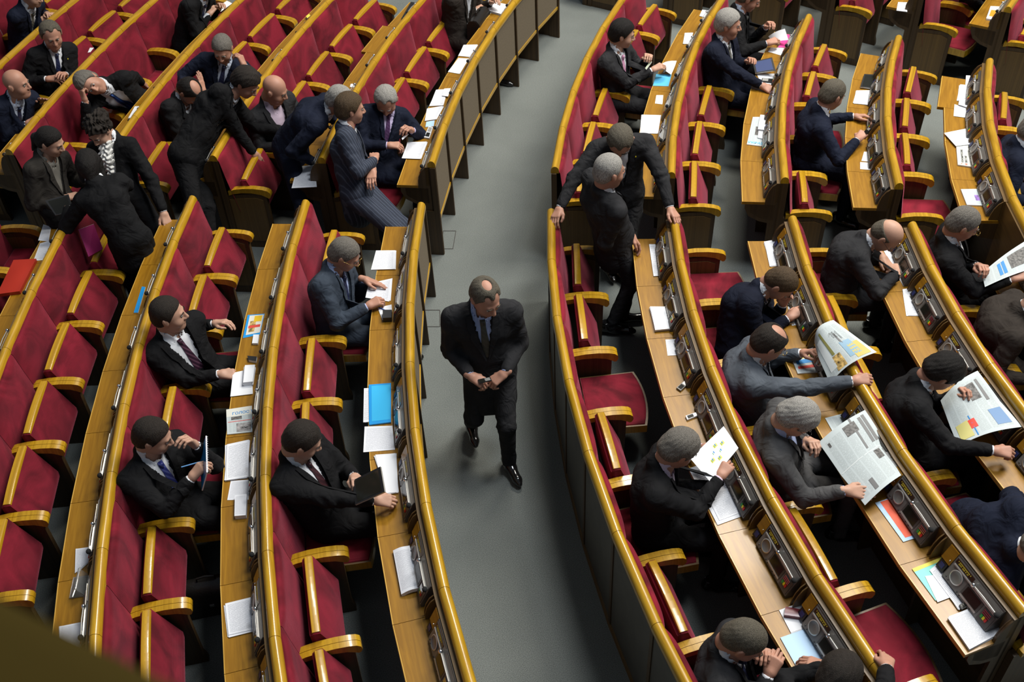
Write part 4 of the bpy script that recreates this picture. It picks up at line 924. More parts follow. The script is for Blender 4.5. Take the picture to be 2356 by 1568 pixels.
person('p26', 'man in glasses and slate suit reading papers at the aisle desk', seat(2, 179.0, .34), (793, 585, 1.14), (-8, 35), -20, L=(838, 642, .82), R=(845, 705, .82), suit='bluegrey', hair='short', hc='grey', sk=1, shirt='blue', tie='navy', glasses='gold', hL='flat', hR='pinch', legyaw=-2, bulk=1.15, sh=.2, dL=(-15, -12))
person('p27', 'dark-haired man in black suit holding a tablet computer, first near left row', seat(2, 187.4, .33), (697, 1012, 1.18), (2, 32), -24, L=(815, 1096, .88), R=(862, 1150, .88), suit='black', hair='short', hc='dark', sk=0, shirt='white', tie='maroon', hL='pinch', hR='pinch', legyaw=2, bulk=1.2, full=1.0, sh=.2)
person('p31', 'man in dark navy suit hunched over folded arms on the desk', seat(5, 181.5, .38), (1796, 652, 1.08), (-35, 52), -30, L=(1800, 700, .84), R=(1812, 732, .82), suit='deepnavy', hair='crop', hc='brown', sk=1, hunch=1.4, legyaw=-2, hL='relax', bulk=1.15, sh=.2, open_=.8)
person('p32', 'balding man in slate suit and glasses stretching an arm to a newspaper', seat(5, 185.3, .38), (1770, 788, 1.14), (0, 35), -12, R=(1962, 876, 1.02), L=(1845, 812, .86), suit='slate', hair='topbald', hc='dark', sk=1, full=1.0, glasses='gold', hunch=1.2, legyaw=0, hR='grip', hL='pinch', bulk=1.25, sh=.21, pR=(.3, -.3, -1))
person('p33', 'silver-haired man in grey suit reading a spread newspaper', seat(5, 189.1, .34), (1833, 962, 1.2), (-12, 48), -14, L=(1856, 1012, .92), R=(1945, 1128, .90), suit='grey', hair='thick', hc='silver', sk=0, shirt='blue', glasses='dark', hL='pinch', hR='flat', legyaw=0, bulk=1.15, sh=.2, dR=(-5, -8))
person('p29', 'grey-haired man in black suit holding a chart sheet, seen from behind', seat(4, 190.2, .36), (1562, 1032, 1.2), (10, 38), -14, R=(1655, 1098, .96), L=(1618, 1030, .92), suit='black', hair='full', hc='grey', sk=1, shirt='pink', hR='pinch', hL='pinch', legyaw=0, bulk=1.12, sh=.2, pR=(.8, .1, -1))
person('p30', 'grey-templed man in charcoal suit at the bottom edge, fingers on a small object', seat(4, 197.6, .36), (1712, 1472, 1.16), (-20, 38), -20, L=(1752, 1502, .92), R=(1768, 1552, .92), suit='charcoal', hair='crop', hc='ash', sk=1, tie='navy', hL='pinch', hR='pinch', legyaw=5, hunch=1.0, bulk=1.12, sh=.2)
person('p34', 'dark-haired man at the bottom edge leaning over the desk, arm over the rail', seat(4, 201.2, .40), (1930, 1558, 1.22), (40, 40), 30, L=(1902, 1534, .86), R=(2040, 1536, 1.06), suit='black', hair='full', hc='dark', sk=1, hL='drape', hunch=1.2, pR=(.6, .4, .5), pL=(.9, -.3, -.4), dL=(150, -10), sh=.2)
person('p35', 'bald man in charcoal suit writing at his desk, third right row', seat(6, 178.0, .36), (2040, 542, 1.10), (-38, 50), -25, L=(2030, 590, .84), R=(2062, 628, .84), suit='charcoal', hair='fringe', hc='ash', sk=0, hunch=1.3, glasses='dark', legyaw=0, hR='pinch', hL='flat', bulk=1.2, sh=.2, dL=(-70, -10), dR=(90, 0), pR=(.9, -.2, -.5))
person('p36', 'curly black-haired man in black suit bent over an open newspaper', seat(6, 188.9, .36), (2168, 856, 1.14), (-12, 48), -22, R=(2286, 1036, .90), L=(2200, 905, .88), suit='black', hair='thick', hc='black', sk=1, hunch=1.3, legyaw=2, hR='grip', hL='pinch', bulk=1.2, sh=.21)
person('p37', 'man in gold glasses and black suit holding a newspaper, right edge', seat(7, 178.2, .34), (2216, 515, 1.2), (-10, 26), -20, L=(2248, 612, .92), R=(2325, 642, .90), suit='black', hair='short', hc='grey', sk=1, glasses='gold', hL='pinch', hR='pinch', legyaw=-4, bulk=1.12, sh=.2)
person('p38', 'person in brown tweed jacket cut off by right edge', seat(7, 183.6, .36), (2400, 690, 1.12), (0, 40), -20, suit='brown', hair='short', hc='grey', hunch=1.3, bulk=1.2, sh=.21)
person('p39', 'person in navy jacket cut off by right edge, lower right', seat(6, 193.6, .36), (2404, 1255, 1.14), (0, 30), -20, suit='navy', hair='short', hc='grey', hunch=1.0, bulk=1.2, sh=.21)
person('p40', 'person in black suit at the top edge, upper right', seat(7, 136.6), (2262, -70, 1.2), (-40, 20), -40, suit='black', hair='short', hc='dark')
# ------------------------------------------------------------------ papers, newspapers, telephones and other things on the desks
def printed(name, paper, ink, lines, cols=1, dens=.45, strength=.55):
    m, nt, b = node_mat(name); MATS[name] = m; b.inputs['Roughness'].default_value = .65
    uv = nt.nodes.new('ShaderNodeTexCoord'); sp = nt.nodes.new('ShaderNodeSeparateXYZ'); lk(nt, uv.outputs['UV'], sp.inputs[0])
    def M(op, a, c=None, d=None):
        n = nt.nodes.new('ShaderNodeMath'); n.operation = op
        for i, v in enumerate((a, c, d)):
            if v is None: continue
            if isinstance(v, (int, float)): n.inputs[i].default_value = v
            else: lk(nt, v, n.inputs[i])
        return n.outputs[0]
    U, V = sp.outputs[0], sp.outputs[1]
    line = M('LESS_THAN', M('FRACT', M('MULTIPLY', V, lines)), dens)
    cu = M('FRACT', M('MULTIPLY', U, cols)); col = M('MULTIPLY', M('GREATER_THAN', cu, .07), M('LESS_THAN', cu, .93))
    mg = M('MULTIPLY', M('MULTIPLY', M('GREATER_THAN', U, .07), M('LESS_THAN', U, .93)), M('MULTIPLY', M('GREATER_THAN', V, .06), M('LESS_THAN', V, .93)))
    mp = nt.nodes.new('ShaderNodeMapping'); mp.inputs['Scale'].default_value = (38*1.0, lines, 1); lk(nt, uv.outputs['UV'], mp.inputs[0])
    n = nt.nodes.new('ShaderNodeTexNoise'); n.inputs['Scale'].default_value = 1.0; n.inputs['Detail'].default_value = 2; lk(nt, mp.outputs[0], n.inputs['Vector'])
    wd = M('GREATER_THAN', n.outputs[0], .42); f = M('MULTIPLY', M('MULTIPLY', M('MULTIPLY', line, col), mg), M('MULTIPLY', wd, strength))
    mx = nt.nodes.new('ShaderNodeMixRGB'); mx.inputs[1].default_value = (*paper, 1); mx.inputs[2].default_value = (*ink, 1); lk(nt, f, mx.inputs[0]); lk(nt, mx.outputs[0], b.inputs['Base Color']); return m
PAGE = printed('printed_page', (.78, .80, .85), (.16, .17, .22), 34, 1)
PAGE2 = printed('printed_list', (.78, .80, .85), (.20, .21, .26), 46, 1, .5, .5)
NEWS = printed('newsprint', (.50, .56, .57), (.12, .13, .13), 70, 5, .5, .34)
BLANK = WHITE
BLUEF = mat('blue_plastic', (.02, .30, .72), .25, coat=.3); CYANF = mat('light_blue_card', (.10, .48, .78), .5); PALEB = mat('pale_blue_card', (.42, .62, .85), .55)
ORANGE = mat('orange_card', (.80, .10, .035), .55); TEAL = mat('mint_card', (.22, .68, .58), .55); YELC = mat('yellow_card', (.78, .68, .08), .55); PINKC = mat('magenta_card', (.72, .05, .28), .55)
REDL = mat('red_leather', (.38, .022, .008), .45); MAROON = mat('maroon_leather', (.13, .014, .022), .35, coat=.2); LEATHER = mat('black_leather', (.016, .014, .012), .28, bump=.4, bscale=150)
GLASSY = mat('clear_plastic', (.9, .93, .93), .08, trans=.9); PHOTO = mat('newspaper_photo', (.10, .095, .09), .6, var=.9, scale=60); PHOTOC = mat('colour_photo', (.45, .30, .10), .5, var=.9, scale=40)
BLUEINK = mat('blue_ink', (.02, .22, .55), .6); REDINK = mat('red_ink', (.65, .06, .04), .6); BLACKINK = mat('black_ink', (.03, .03, .03), .6)
GROUPP = None
def quadpt(C, u, v): return (C[0]*(1-u)+C[1]*u)*(1-v)+(C[3]*(1-u)+C[2]*u)*v
def sheet_mb(C, m, t=.0015, nx=1, ny=1, bend=None, side=None):
    """C four 3-D corners; u runs C0->C1, v runs C3->C0 (text upright with C0-C1 on top)"""
    mb = MB(); n = nrm_(np.cross(C[1]-C[0], C[3]-C[0])); n = n if n[2] > 0 else -n; side = side or BLANK
    up = []; 
    for j in range(ny+1):
        for i in range(nx+1):
            p = quadpt(C, i/nx, j/ny)
            if bend: p = p+n*bend(i/nx, j/ny)
            up.append(p)
    k = len(up); mb.v = [tuple(p+n*t) for p in up]+[tuple(p) for p in up]
    flip = nrm_(np.cross(C[1]-C[0], C[3]-C[0]))@n < 0
    for j in range(ny):
        for i in range(nx):
            a = j*(nx+1)+i; q = [a, a+1, a+nx+2, a+nx+1]; uv = [(i/nx, 1-j/ny), ((i+1)/nx, 1-j/ny), ((i+1)/nx, 1-(j+1)/ny), (i/nx, 1-(j+1)/ny)]
            if flip: q = q[::-1]; uv = uv[::-1]
            mb.poly(q, uv, m); mb.poly([x+k for x in q[::-1]], uv[::-1], side if bend is None else m)
    ring = [i for i in range(nx+1)]+[(j+1)*(nx+1)-1 for j in range(1, ny+1)]+[ny*(nx+1)+i for i in range(nx-1, -1, -1)]+[j*(nx+1) for j in range(ny-1, 0, -1)]
    for a, b2 in zip(ring, ring[1:]+ring[:1]):
        q = [b2, a, a+k, b2+k] if not flip else [a, b2, b2+k, a+k]; mb.poly(q, [(0, 0)]*4, side)
    return mb, n
def corners(c, z): return [at(x[0], x[1], x[2] if len(x) > 2 else z) for x in c]
def item(name, label, cat, c, m=None, z=.7712, t=.0015, group=None, side=None, nx=1, ny=1, bend=None, kind=None):
    C = corners(c, z); mb, n = sheet_mb(C, m or PAGE, t, nx, ny, bend, side); ctr = sum(C)/4
    mb.v = [(x-ctr[0], y-ctr[1], w-ctr[2]) for x, y, w in mb.v]; o = link(name, mb.mesh(name, 40)); o.location = ctr; tag(o, label, cat, group); return o, C, ctr, n
def stack(name, label, cat, c, k=3, m=None, t=.004, group='loose papers lying on the desks', **kw):
    """a pile: the lowest sheet is the thing, the loose upper ones are its parts slightly turned"""
    o, C, ctr, n = item(name, label, cat, c, m, t=t, group=group, **kw); rnd = random.Random(label)
    z = t
    for i in range(k-1):
        a = rnd.uniform(-.06, .06); M = Matrix.Translation((rnd.uniform(-.008, .008), rnd.uniform(-.008, .008), z+.0006)) @ Matrix.Rotation(a, 4, 'Z')
        link('sheet', o.data, o, M); z += t+.0006
    return o, C, ctr, n
def decal(par, ctr, C, n, u0, v0, u1, v1, m, name='picture', lift=.0022):
    D = [quadpt(C, u0, v0), quadpt(C, u1, v0), quadpt(C, u1, v1), quadpt(C, u0, v1)]; mb = MB(); mb.v = [tuple(p+n*lift-ctr) for p in D]
    fl = nrm_(np.cross(D[1]-D[0], D[3]-D[0]))@n < 0; q = [0, 1, 2, 3]; mb.poly(q[::-1] if fl else q, [(0, 0), (1, 0), (1, 1), (0, 1)], m); return link(name, mb.mesh(name, 0), par)
def text(par, ctr, C, n, u, v, s, size, m, name='headline', sx=1.0, ang=0.0, lift=.0026):
    cu = bpy.data.curves.new(name, 'FONT'); cu.body = s; cu.size = size; cu.resolution_u = 2; cu.offset = size*.02
    tmp = bpy.data.objects.new('tmp', cu); COL.objects.link(tmp); dg = bpy.context.evaluated_depsgraph_get(); me = bpy.data.meshes.new_from_object(tmp.evaluated_get(dg)); bpy.data.objects.remove(tmp); me.materials.clear(); me.materials.append(m)
    X = nrm_(C[1]-C[0]); Y = nrm_(np.cross(n, X)); 
    if ang: a = math.radians(ang); X, Y = X*math.cos(a)+Y*math.sin(a), Y*math.cos(a)-X*math.sin(a)
    p = quadpt(C, u, v)+n*lift-ctr
    M = Matrix(((X[0]*sx, Y[0], n[0], p[0]), (X[1]*sx, Y[1], n[1], p[1]), (X[2]*sx, Y[2], n[2], p[2]), (0, 0, 0, 1))); return link(name, me, par, M)
def phone(label, c, z=.772, t=.014, body=None, group=None, name='mobile_phone'):
    C = corners(c, z); ctr = sum(C)/4; L = C[1]-C[0]; W = C[3]-C[0]; l, w = np.linalg.norm(L), np.linalg.norm(W)
    r = empty(name, ctr); tag(r, label, 'phone', group); mb, n = sheet_mb([p-ctr for p in C], body or BLACK, t, side=body or BLACK); link('casing', mb.mesh('casing', 30), r)
    for nm, (u0, v0, u1, v1), m in (('screen', (.08, .12, .45, .88), SCREEN), ('keypad', (.52, .12, .94, .88), SILVER)): decal(r, np.zeros(3), [p-ctr for p in C], n, u0, v0, u1, v1, m, nm, t+.0008)
    return r
G = 'loose papers lying on the desks'
# --- near left, second desk row (in front of the stout man)
o, C, c, n = item('magazine', 'colourful magazine with blue border on near left desk', 'magazine', [(570, 725), (609, 722), (598, 770), (559, 778)], BLUEF, t=.004)
decal(o, c, C, n, .14, .04, .97, .90, mat('magazine_cover', (.70, .68, .60), .4), 'cover', .0048); decal(o, c, C, n, .45, .08, .90, .35, mat('magazine_yellow', (.75, .48, .02), .4), 'picture', .0054); decal(o, c, C, n, .2, .50, .9, .62, REDINK, 'picture', .0054); decal(o, c, C, n, .25, .3, .6, .8, PHOTOC, 'picture', .0052)
item('card_box', 'small white card box just below the colourful magazine', 'box', [(584, 773), (597, 773), (594, 793), (581, 793)], BLANK, t=.018)
item('pouch', 'small black pouch on near left desk beside a microphone', 'pouch', [(570, 822), (592, 824), (590, 835), (573, 832)], BLACK, t=.02)
stack('papers', 'white papers under small booklets, beside the stout man\'s hand', 'papers', [(540, 857), (580, 848), (582, 906), (532, 911)], 2, BLANK, .003)
stack('booklet_pile', 'small pile of white booklets on papers by the stout man', 'booklets', [(566, 848), (589, 847), (583, 886), (561, 888)], 3, BLANK, .012, z=.778, group=None)
o, C, c, n = item('newspaper', 'folded newspaper with blue masthead reading Голос, near left desk', 'newspaper', [(521, 943), (580, 934), (581, 994), (523, 1000)], NEWS, t=.006)
decal(o, c, C, n, .0, .0, 1, .32, mat('news_cream', (.66, .66, .60), .7), 'masthead_strip', .0066); text(o, c, C, n, .22, .26, 'ГОЛОС У', .034, BLUEINK, 'masthead', lift=.0072); text(o, c, C, n, .58, .84, 'Мит', .024, BLACKINK, 'headline', lift=.0078); decal(o, c, C, n, .38, .62, .95, .95, mat('grey_photo', (.28, .27, .27), .6, var=.6, scale=50), 'picture', .0068); decal(o, c, C, n, .18, .34, .60, .46, PHOTO, 'picture', .0068); decal(o, c, C, n, .05, .52, .95, .54, REDINK, 'rule', .0068)
stack('papers', 'pile of typed pages below the blue-masthead newspaper', 'papers', [(523, 1024), (574, 1014), (570, 1100), (518, 1107)], 4, PAGE, .003)
item('paper', 'single typed sheet below the pile of typed pages, near left desk', 'paper', [(531, 1106), (573, 1103), (572, 1149), (523, 1150)], PAGE2, group=G)
item('booklet', 'thick small white booklet on the near left desk', 'book', [(543, 1146), (570, 1143), (568, 1192), (542, 1194)], PAGE2, t=.035)
stack('papers', 'pages with a folded sheet on top, low on the near left desk', 'papers', [(515, 1393), (580, 1376), (586, 1450), (524, 1465)], 3, PAGE, .003)
# --- near left, third desk row
item('folder', 'blue folder with white edge beside a microphone, left side', 'folder', [(327, 660), (335, 661), (318, 720), (308, 720)], BLUEF, t=.006)
stack('papers', 'loose papers leaning by a microphone at the far lower left', 'papers', [(176, 1263), (206, 1258), (208, 1290), (178, 1318)], 2, PAGE, .003)
stack('papers', 'white papers at the lower left near the blurred parapet', 'papers', [(136, 1441), (192, 1430), (194, 1490), (137, 1470)], 2, PAGE, .003)
def clear_box():
    p = at(182, 1350, .772); r = empty('clear_stand', p, math.radians(5)); tag(r, 'clear plastic card stand on the lower left desk', 'stand')
    mb = MB(); mb.box((0, 0, .004), (.09, .15, .006), GLASSY); link('base', mb.mesh('base'), r); mb = MB(); mb.box((0, 0, .055), (.006, .15, .10), GLASSY, Matrix.Rotation(.5, 4, 'Y')); link('front', mb.mesh('front'), r); mb = MB(); mb.box((.03, 0, .05), (.006, .15, .09), GLASSY, Matrix.Rotation(-.4, 4, 'Y')); link('back', mb.mesh('back'), r)
clear_box()
# --- near left, fourth desk row
item('folder', 'large red leather folder on the desk at far left edge', 'folder', [(34, 604), (86, 601), (48, 676), (-4, 683)], REDL, t=.03, side=REDL, nx=6, ny=6, bend=lambda u, v: .012*math.sin(u*3.1)*math.sin(v*3.1))
item('paper', 'crumpled white page by the women, left edge', 'paper', [(100, 516), (118, 522), (112, 555), (88, 553)], PAGE, group=G)
item('paper', 'white page under the crumpled page, left edge', 'paper', [(92, 560), (119, 552), (102, 598), (77, 600)], PAGE, group=G)
# --- desk lining the aisle, near left
stack('papers', 'stack of typed pages at the start of the near aisle desk', 'papers', [(868, 577), (912, 577), (910, 620), (855, 621)], 3, PAGE2, .003)
stack('papers', 'white pages under the hands of the man in slate suit', 'papers', [(850, 652), (903, 640), (899, 692), (844, 684)], 2, PAGE, .002)
item('notepad', 'small white notepad with a pen, aisle desk', 'notepad', [(869, 708), (901, 701), (903, 724), (880, 737)], BLANK, t=.004)
def pen(label, a, b2, m, z=.778, r=.004):
    A, B2 = at(*a, z) if len(a) == 2 else at(*a), at(*b2, z) if len(b2) == 2 else at(*b2); ctr = (A+B2)/2; e = empty('pen', ctr); tag(e, label, 'pen')
    mb = MB(); mb.tube([A-ctr, (A*.08+B2*.92)-ctr], r, m, 8); link('barrel', mb.mesh('barrel'), e); mb = MB(); mb.tube([(A*.08+B2*.92)-ctr, B2-ctr], [r, .001], SILVER, 8); link('tip', mb.mesh('tip'), e)
INKB = mat('blue_pen', (.03, .10, .40), .3)
pen('dark blue pen on the small notepad', (872, 707), (899, 719), INKB, .779)
pen('dark blue pen in the hand of the man in slate suit', (857, 686, .84), (880, 686, .80), INKB)
item('box', 'small black box at the end of the notepad, aisle desk', 'box', [(882, 722), (903, 722), (902, 740), (882, 741)], BLACK, t=.045, side=BLACK)
o, C, c, n = item('folder', 'bright blue translucent document folder on the aisle desk', 'folder', [(849, 887), (900, 883), (900, 973), (850, 979)], BLUEF, t=.012, side=BLUEF); decal(o, c, C, n, .12, .04, .97, .93, mat('folder_window', (.05, .45, .80), .2), 'window', .0128)
stack('papers', 'pages half under the bright blue folder', 'papers', [(838, 894), (856, 893), (856, 970), (839, 972)], 2, PAGE, .002)
item('paper', 'typed page just below the bright blue folder', 'paper', [(839, 981), (903, 979), (909, 1034), (836, 1040)], PAGE2, group=G)
stack('papers', 'pile of pages beside the tablet computer, aisle desk', 'papers', [(863, 1050), (912, 1045), (917, 1134), (888, 1138)], 4, BLANK, .003)
o, C, c, n = item('open_book', 'thick booklet opened and curling on the aisle desk', 'book', [(905, 1270), (944, 1263), (966, 1360), (924, 1371)], PAGE2, t=.030, nx=10, ny=2, bend=lambda u, v: .022*math.sin(min(1, u*1.3)*math.pi*.62)-.010)
# --- first right desk row
stack('papers', 'white pages at the start of the first near right desk', 'papers', [(1494, 562), (1522, 562), (1537, 633), (1505, 635)], 2, PAGE, .003)
stack('papers', 'thick stack of white papers on first near right desk', 'papers', [(1494, 709), (1550, 709), (1568, 757), (1506, 763)], 4, BLANK, .006)
item('paper', 'single sheet above the grey mobile phone, first near right desk', 'paper', [(1531, 781), (1573, 779), (1579, 816), (1536, 818)], PAGE2, group=G)
phone('grey mobile phone lying on first near right desk', [(1556, 894), (1579, 874), (1588, 880), (1566, 901)], body=GREY)
phone('white mobile phone further down first near right desk', [(1577, 959), (1612, 947), (1616, 954), (1581, 968)], body=WHITE)
item('folder', 'clear sleeve with white pages before the grey-haired man, right of aisle', 'folder', [(1584, 1078), (1690, 1042), (1731, 1179), (1651, 1208)], PAGE, t=.004)
item('paper', 'loose page on the clear sleeve beside his sleeve', 'paper', [(1622, 1131), (1692, 1118), (1722, 1172), (1655, 1197)], PAGE, z=.7765, group=G)
o, C, c, n = item('chart_sheet', 'sheet with coloured bar charts held by grey-haired man', 'paper', [(1665, 980, 1.04), (1699, 1030, 1.02), (1634, 1108, .97), (1588, 1054, 1.0)], BLANK, t=.001)
rr = random.Random(2)
for i, (u, v) in enumerate([(.62, .30), (.50, .45), (.38, .60), (.78, .42), (.66, .57), (.54, .72)]):
    decal(o, c, C, n, v-.06, 1-u-.02, v+.06, 1-u+.08, BTN_Y, 'chart', .003); decal(o, c, C, n, v-.06, 1-u+.01, v+.02, 1-u+.035, BLUEINK, 'chart_bar', .004); decal(o, c, C, n, v-.04, 1-u+.05, v+.04, 1-u+.065, BTN_G, 'chart_bar', .004)
stack('papers', 'white page under the maroon case, lower right desk', 'papers', [(1793, 1405), (1858, 1382), (1876, 1437), (1820, 1457)], 2, BLANK, .002)
item('glasses_case', 'maroon leather spectacle case on white page', 'case', [(1806, 1400), (1861, 1410), (1858, 1427), (1803, 1419)], MAROON, z=.776, t=.026, side=MAROON, nx=6, ny=4, bend=lambda u, v: .004*math.sin(v*3.14))
item('folder', 'pale blue card folder on the lower right desk', 'folder', [(1795, 1467), (1874, 1439), (1912, 1508), (1840, 1548)], PALEB, t=.005)
# --- second right desk row
stack('papers', 'white papers at the start of second near right desk', 'papers', [(1757, 559), (1789, 553), (1804, 611), (1774, 614)], 3, PAGE, .003)
item('paper', 'pale sheet under two telephones, second near right desk', 'paper', [(1808, 683), (1834, 680), (1853, 745), (1822, 749)], PAGE2, group=G)
phone('dark mobile phone near the hunched man in navy', [(1810, 695), (1832, 700), (1831, 708), (1812, 704)])
phone('white handset by the forearm of the hunched man', [(1819, 727), (1831, 725), (1827, 747), (1816, 746)], body=SILVER)
o, C, c, n = item('newspaper', 'pile of coloured newspapers before the man in slate suit, right block', 'newspaper', [(1817, 815), (1880, 799), (1892, 856), (1835, 861)], NEWS, t=.01)
decal(o, c, C, n, .1, .08, .55, .35, BTN_Y, 'picture', .0108); decal(o, c, C, n, .1, .40, .95, .58, BLUEINK, 'headline_strip', .0108); decal(o, c, C, n, .1, .68, .95, .80, REDINK, 'headline_strip', .0108); decal(o, c, C, n, .6, .05, .9, .35, PHOTOC, 'picture', .0108)
def news(label, c, pics, bend, nx=12, ny=10, texts=()):
    C = corners(c, 0); mb, n = sheet_mb(C, NEWS, .0008, nx, ny, bend, NEWS); ctr = sum(C)/4; mb.v = [(x-ctr[0], y-ctr[1], w-ctr[2]) for x, y, w in mb.v]; o = link('newspaper', mb.mesh('newspaper', 60)); o.location = ctr; tag(o, label, 'newspaper')
    for (u0, v0, u1, v1, m, nm) in pics:
        k = 5; D = MB(); D.v = []
        for j in range(k+1):
            for i in range(k+1): u = u0+(u1-u0)*i/k; v = v0+(v1-v0)*j/k; D.v.append(tuple(quadpt(C, u, v)+n*(bend(u, v)+.0022)-ctr))
        fl = nrm_(np.cross(C[1]-C[0], C[3]-C[0]))@n < 0
        for j in range(k):
            for i in range(k): a = j*(k+1)+i; q = [a, a+1, a+k+2, a+k+1]; D.poly(q[::-1] if fl else q, [(0, 0)]*4, m)
        link(nm, D.mesh(nm, 60), o)
    for (u, v, s, size, m, ang) in texts: text(o, ctr, C, n, u, v, s, size, m, 'headline', 1, ang, bend(u, v)+.006)
    return o
LIGHTN = mat('newsprint_blank', (.62, .66, .66), .7); STORM = mat('headline_grey', (.16, .16, .16), .6)
news('opened newspaper held out by the man in slate suit', [(1874, 786, .98), (1918, 736, 1.12), (2021, 812, 1.10), (1905, 880, .92)],
     [(.12, .2, .3, .85, LIGHTN, 'column'), (.33, .10, .40, .60, mat('olive_ink', (.20, .19, .05), .6), 'rule'), (.28, .62, .5, .95, PHOTOC, 'picture'), (.72, .55, .95, .95, mat('cartoon_yellow', (.62, .50, .14), .6), 'picture'), (.62, .45, .85, .85, mat('cartoon_blue', (.26, .42, .55), .6), 'picture'), (.66, .25, .70, .50, STORM, 'headline_block')], lambda u, v: .05*math.sin(u*3.14)+.02*math.sin(v*5+u*3), texts=[(.59, .22, 'МЕТАЛЛ', .015, BLACKINK, -90), (.66, .22, 'ВЫТЯНЕТ', .015, BLACKINK, -90), (.73, .22, 'ЭКОНОМИКУ', .015, BLACKINK, -90)])
news('wide newspaper spread open by the silver-haired man in grey', [(1883, 1021, .88), (1990, 945, .98), (2088, 1086, .93), (1990, 1165, .84)],
     [(.45, .06, .70, .20, PHOTO, 'picture'), (.62, .0, .66, .45, STORM, 'headline_block'), (.86, .04, .92, .42, STORM, 'headline_block'), (.78, .05, .84, .42, STORM, 'headline_block'), (.70, .52, .82, .66, PHOTO, 'picture'), (.86, .55, .92, .96, STORM, 'headline_block'), (.94, .55, .97, .96, STORM, 'headline_block'), (.02, .495, .98, .505, LIGHTN, 'fold'), (.30, .80, .38, .95, STORM, 'headline_block'), (.10, .1, .14, .16, PHOTO, 'picture')], lambda u, v: .035*math.sin(u*3.3)+.028*abs(math.sin((v-.5)*3.1))-.01)
item('newspaper', 'folded newspaper lying under the wide spread newspaper', 'newspaper', [(1898, 962), (1962, 946), (1976, 985), (1915, 992)], NEWS, t=.004)
o, C, c, n = item('folder', 'orange card folder with blue border on second near right desk', 'folder', [(2013, 1157), (2076, 1136), (2134, 1229), (2078, 1247)], PALEB, t=.005); decal(o, c, C, n, .16, .02, 1, .93, ORANGE, 'orange_cover', .0058)
phone('small black telephone on the orange folder', [(2081, 1176), (2096, 1172), (2101, 1188), (2086, 1192)], z=.777)
o, C, c, n = item('folder', 'mint green folder with yellow edge, lower right desk', 'folder', [(2098, 1309), (2170, 1280), (2203, 1356), (2152, 1382)], TEAL, t=.005); decal(o, c, C, n, .0, .0, 1, .10, YELC, 'yellow_edge', .0058)
stack('papers', 'white pages slipping off the mint green folder', 'papers', [(2141, 1309), (2174, 1283), (2226, 1378), (2204, 1402)], 2, PAGE, .002, z=.777)
item('paper', 'small handwritten sheet on the mint green folder', 'paper', [(2128, 1325), (2150, 1322), (2188, 1373), (2157, 1385)], PAGE2, z=.7775, group=G)
phone('black lighter-sized telephone on papers, lower right desk', [(2206, 1393), (2236, 1378), (2240, 1389), (2212, 1404)], z=.784)
stack('papers', 'large stack of white pages at the end of lower right desk', 'papers', [(2180, 1424), (2242, 1398), (2321, 1450), (2229, 1497)], 3, PAGE, .006)
# --- third right desk row
stack('papers', 'papers under the writing hand of the bald man', 'papers', [(2032, 575), (2066, 570), (2104, 645), (2078, 658)], 2, PAGE2, .002)
pen('pen in the hand of the bald man writing', (2068, 608, .84), (2056, 618, .785), BLACK)
stack('papers', 'torn-edged white papers below the bald man, third near right desk', 'papers', [(2076, 667), (2118, 661), (2141, 727), (2085, 727)], 2, PAGE, .003)
news('opened newspaper under the curly-haired man', [(2165, 925, .86), (2250, 856, .98), (2352, 985, .94), (2205, 1030, .84)],
     [(.55, .12, .75, .38, PHOTO, 'picture'), (.80, .10, .86, .44, STORM, 'headline_block'), (.70, .60, .92, .90, mat('news_blue', (.15, .26, .45), .6), 'picture'), (.08, .62, .30, .95, mat('news_yellow', (.60, .55, .20), .6), 'picture'), (.30, .64, .42, .82, REDINK, 'picture'), (.34, .55, .36, .97, BLUEINK, 'rule')], lambda u, v: .04*math.sin(u*3.2)+.03*abs(math.sin((v-.5)*3.1))-.01)
news('newspaper held by the man in gold glasses, right edge', [(2259, 628, .90), (2362, 552, 1.02), (2395, 612, .98), (2266, 660, .88)],
     [(.52, .15, .95, .72, PHOTO, 'picture'), (.30, .2, .36, .8, BLUEINK, 'headline_block'), (.38, .2, .44, .8, BLUEINK, 'headline_block')], lambda u, v: .02*math.sin(u*3.2))
# --- far right desks
stack('papers', 'white papers near the top of first far right desk', 'papers', [(1610, 38), (1616, 24), (1631, 26), (1623, 41)], 2, BLANK, .004)
stack('papers', 'white papers second from the top, first far right desk', 'papers', [(1575, 77), (1594, 76), (1588, 102), (1573, 102)], 2, BLANK, .004)
item('paper', 'white papers curling in the hand of the man with pink tie', 'paper', [(1515, 152, .86), (1546, 138, .80), (1558, 138, .78), (1544, 172, .80)], BLANK, t=.002, nx=6, ny=3, bend=lambda u, v: .015*math.sin(u*4))
item('folder', 'sky blue folder before the man with pink tie', 'folder', [(1510, 171), (1545, 172), (1538, 199), (1502, 198)], CYANF, t=.005)
item('paper', 'small white note with upright card, first far right desk', 'paper', [(1510, 219), (1526, 219), (1524, 240), (1507, 238)], BLANK, group=G)
stack('papers', 'large blank white page on first far right desk', 'papers', [(1477, 264), (1521, 265), (1514, 307), (1474, 306)], 2, BLANK, .002)
stack('papers', 'white papers beside the standing man, end of first far right desk', 'papers', [(1489, 343), (1519, 343), (1517, 389), (1498, 372)], 2, BLANK, .003)
item('folder', 'magenta folder before the man at the top edge', 'folder', [(1801, 79), (1822, 81), (1811, 110), (1789, 110)], PINKC, t=.005)
item('paper', 'white page lifted by the man at the top edge', 'paper', [(1768, 84, .80), (1806, 66, .92), (1814, 92, .84), (1780, 100, .78)], BLANK, t=.001, nx=6, ny=3, bend=lambda u, v: .02*math.sin(u*3.1))
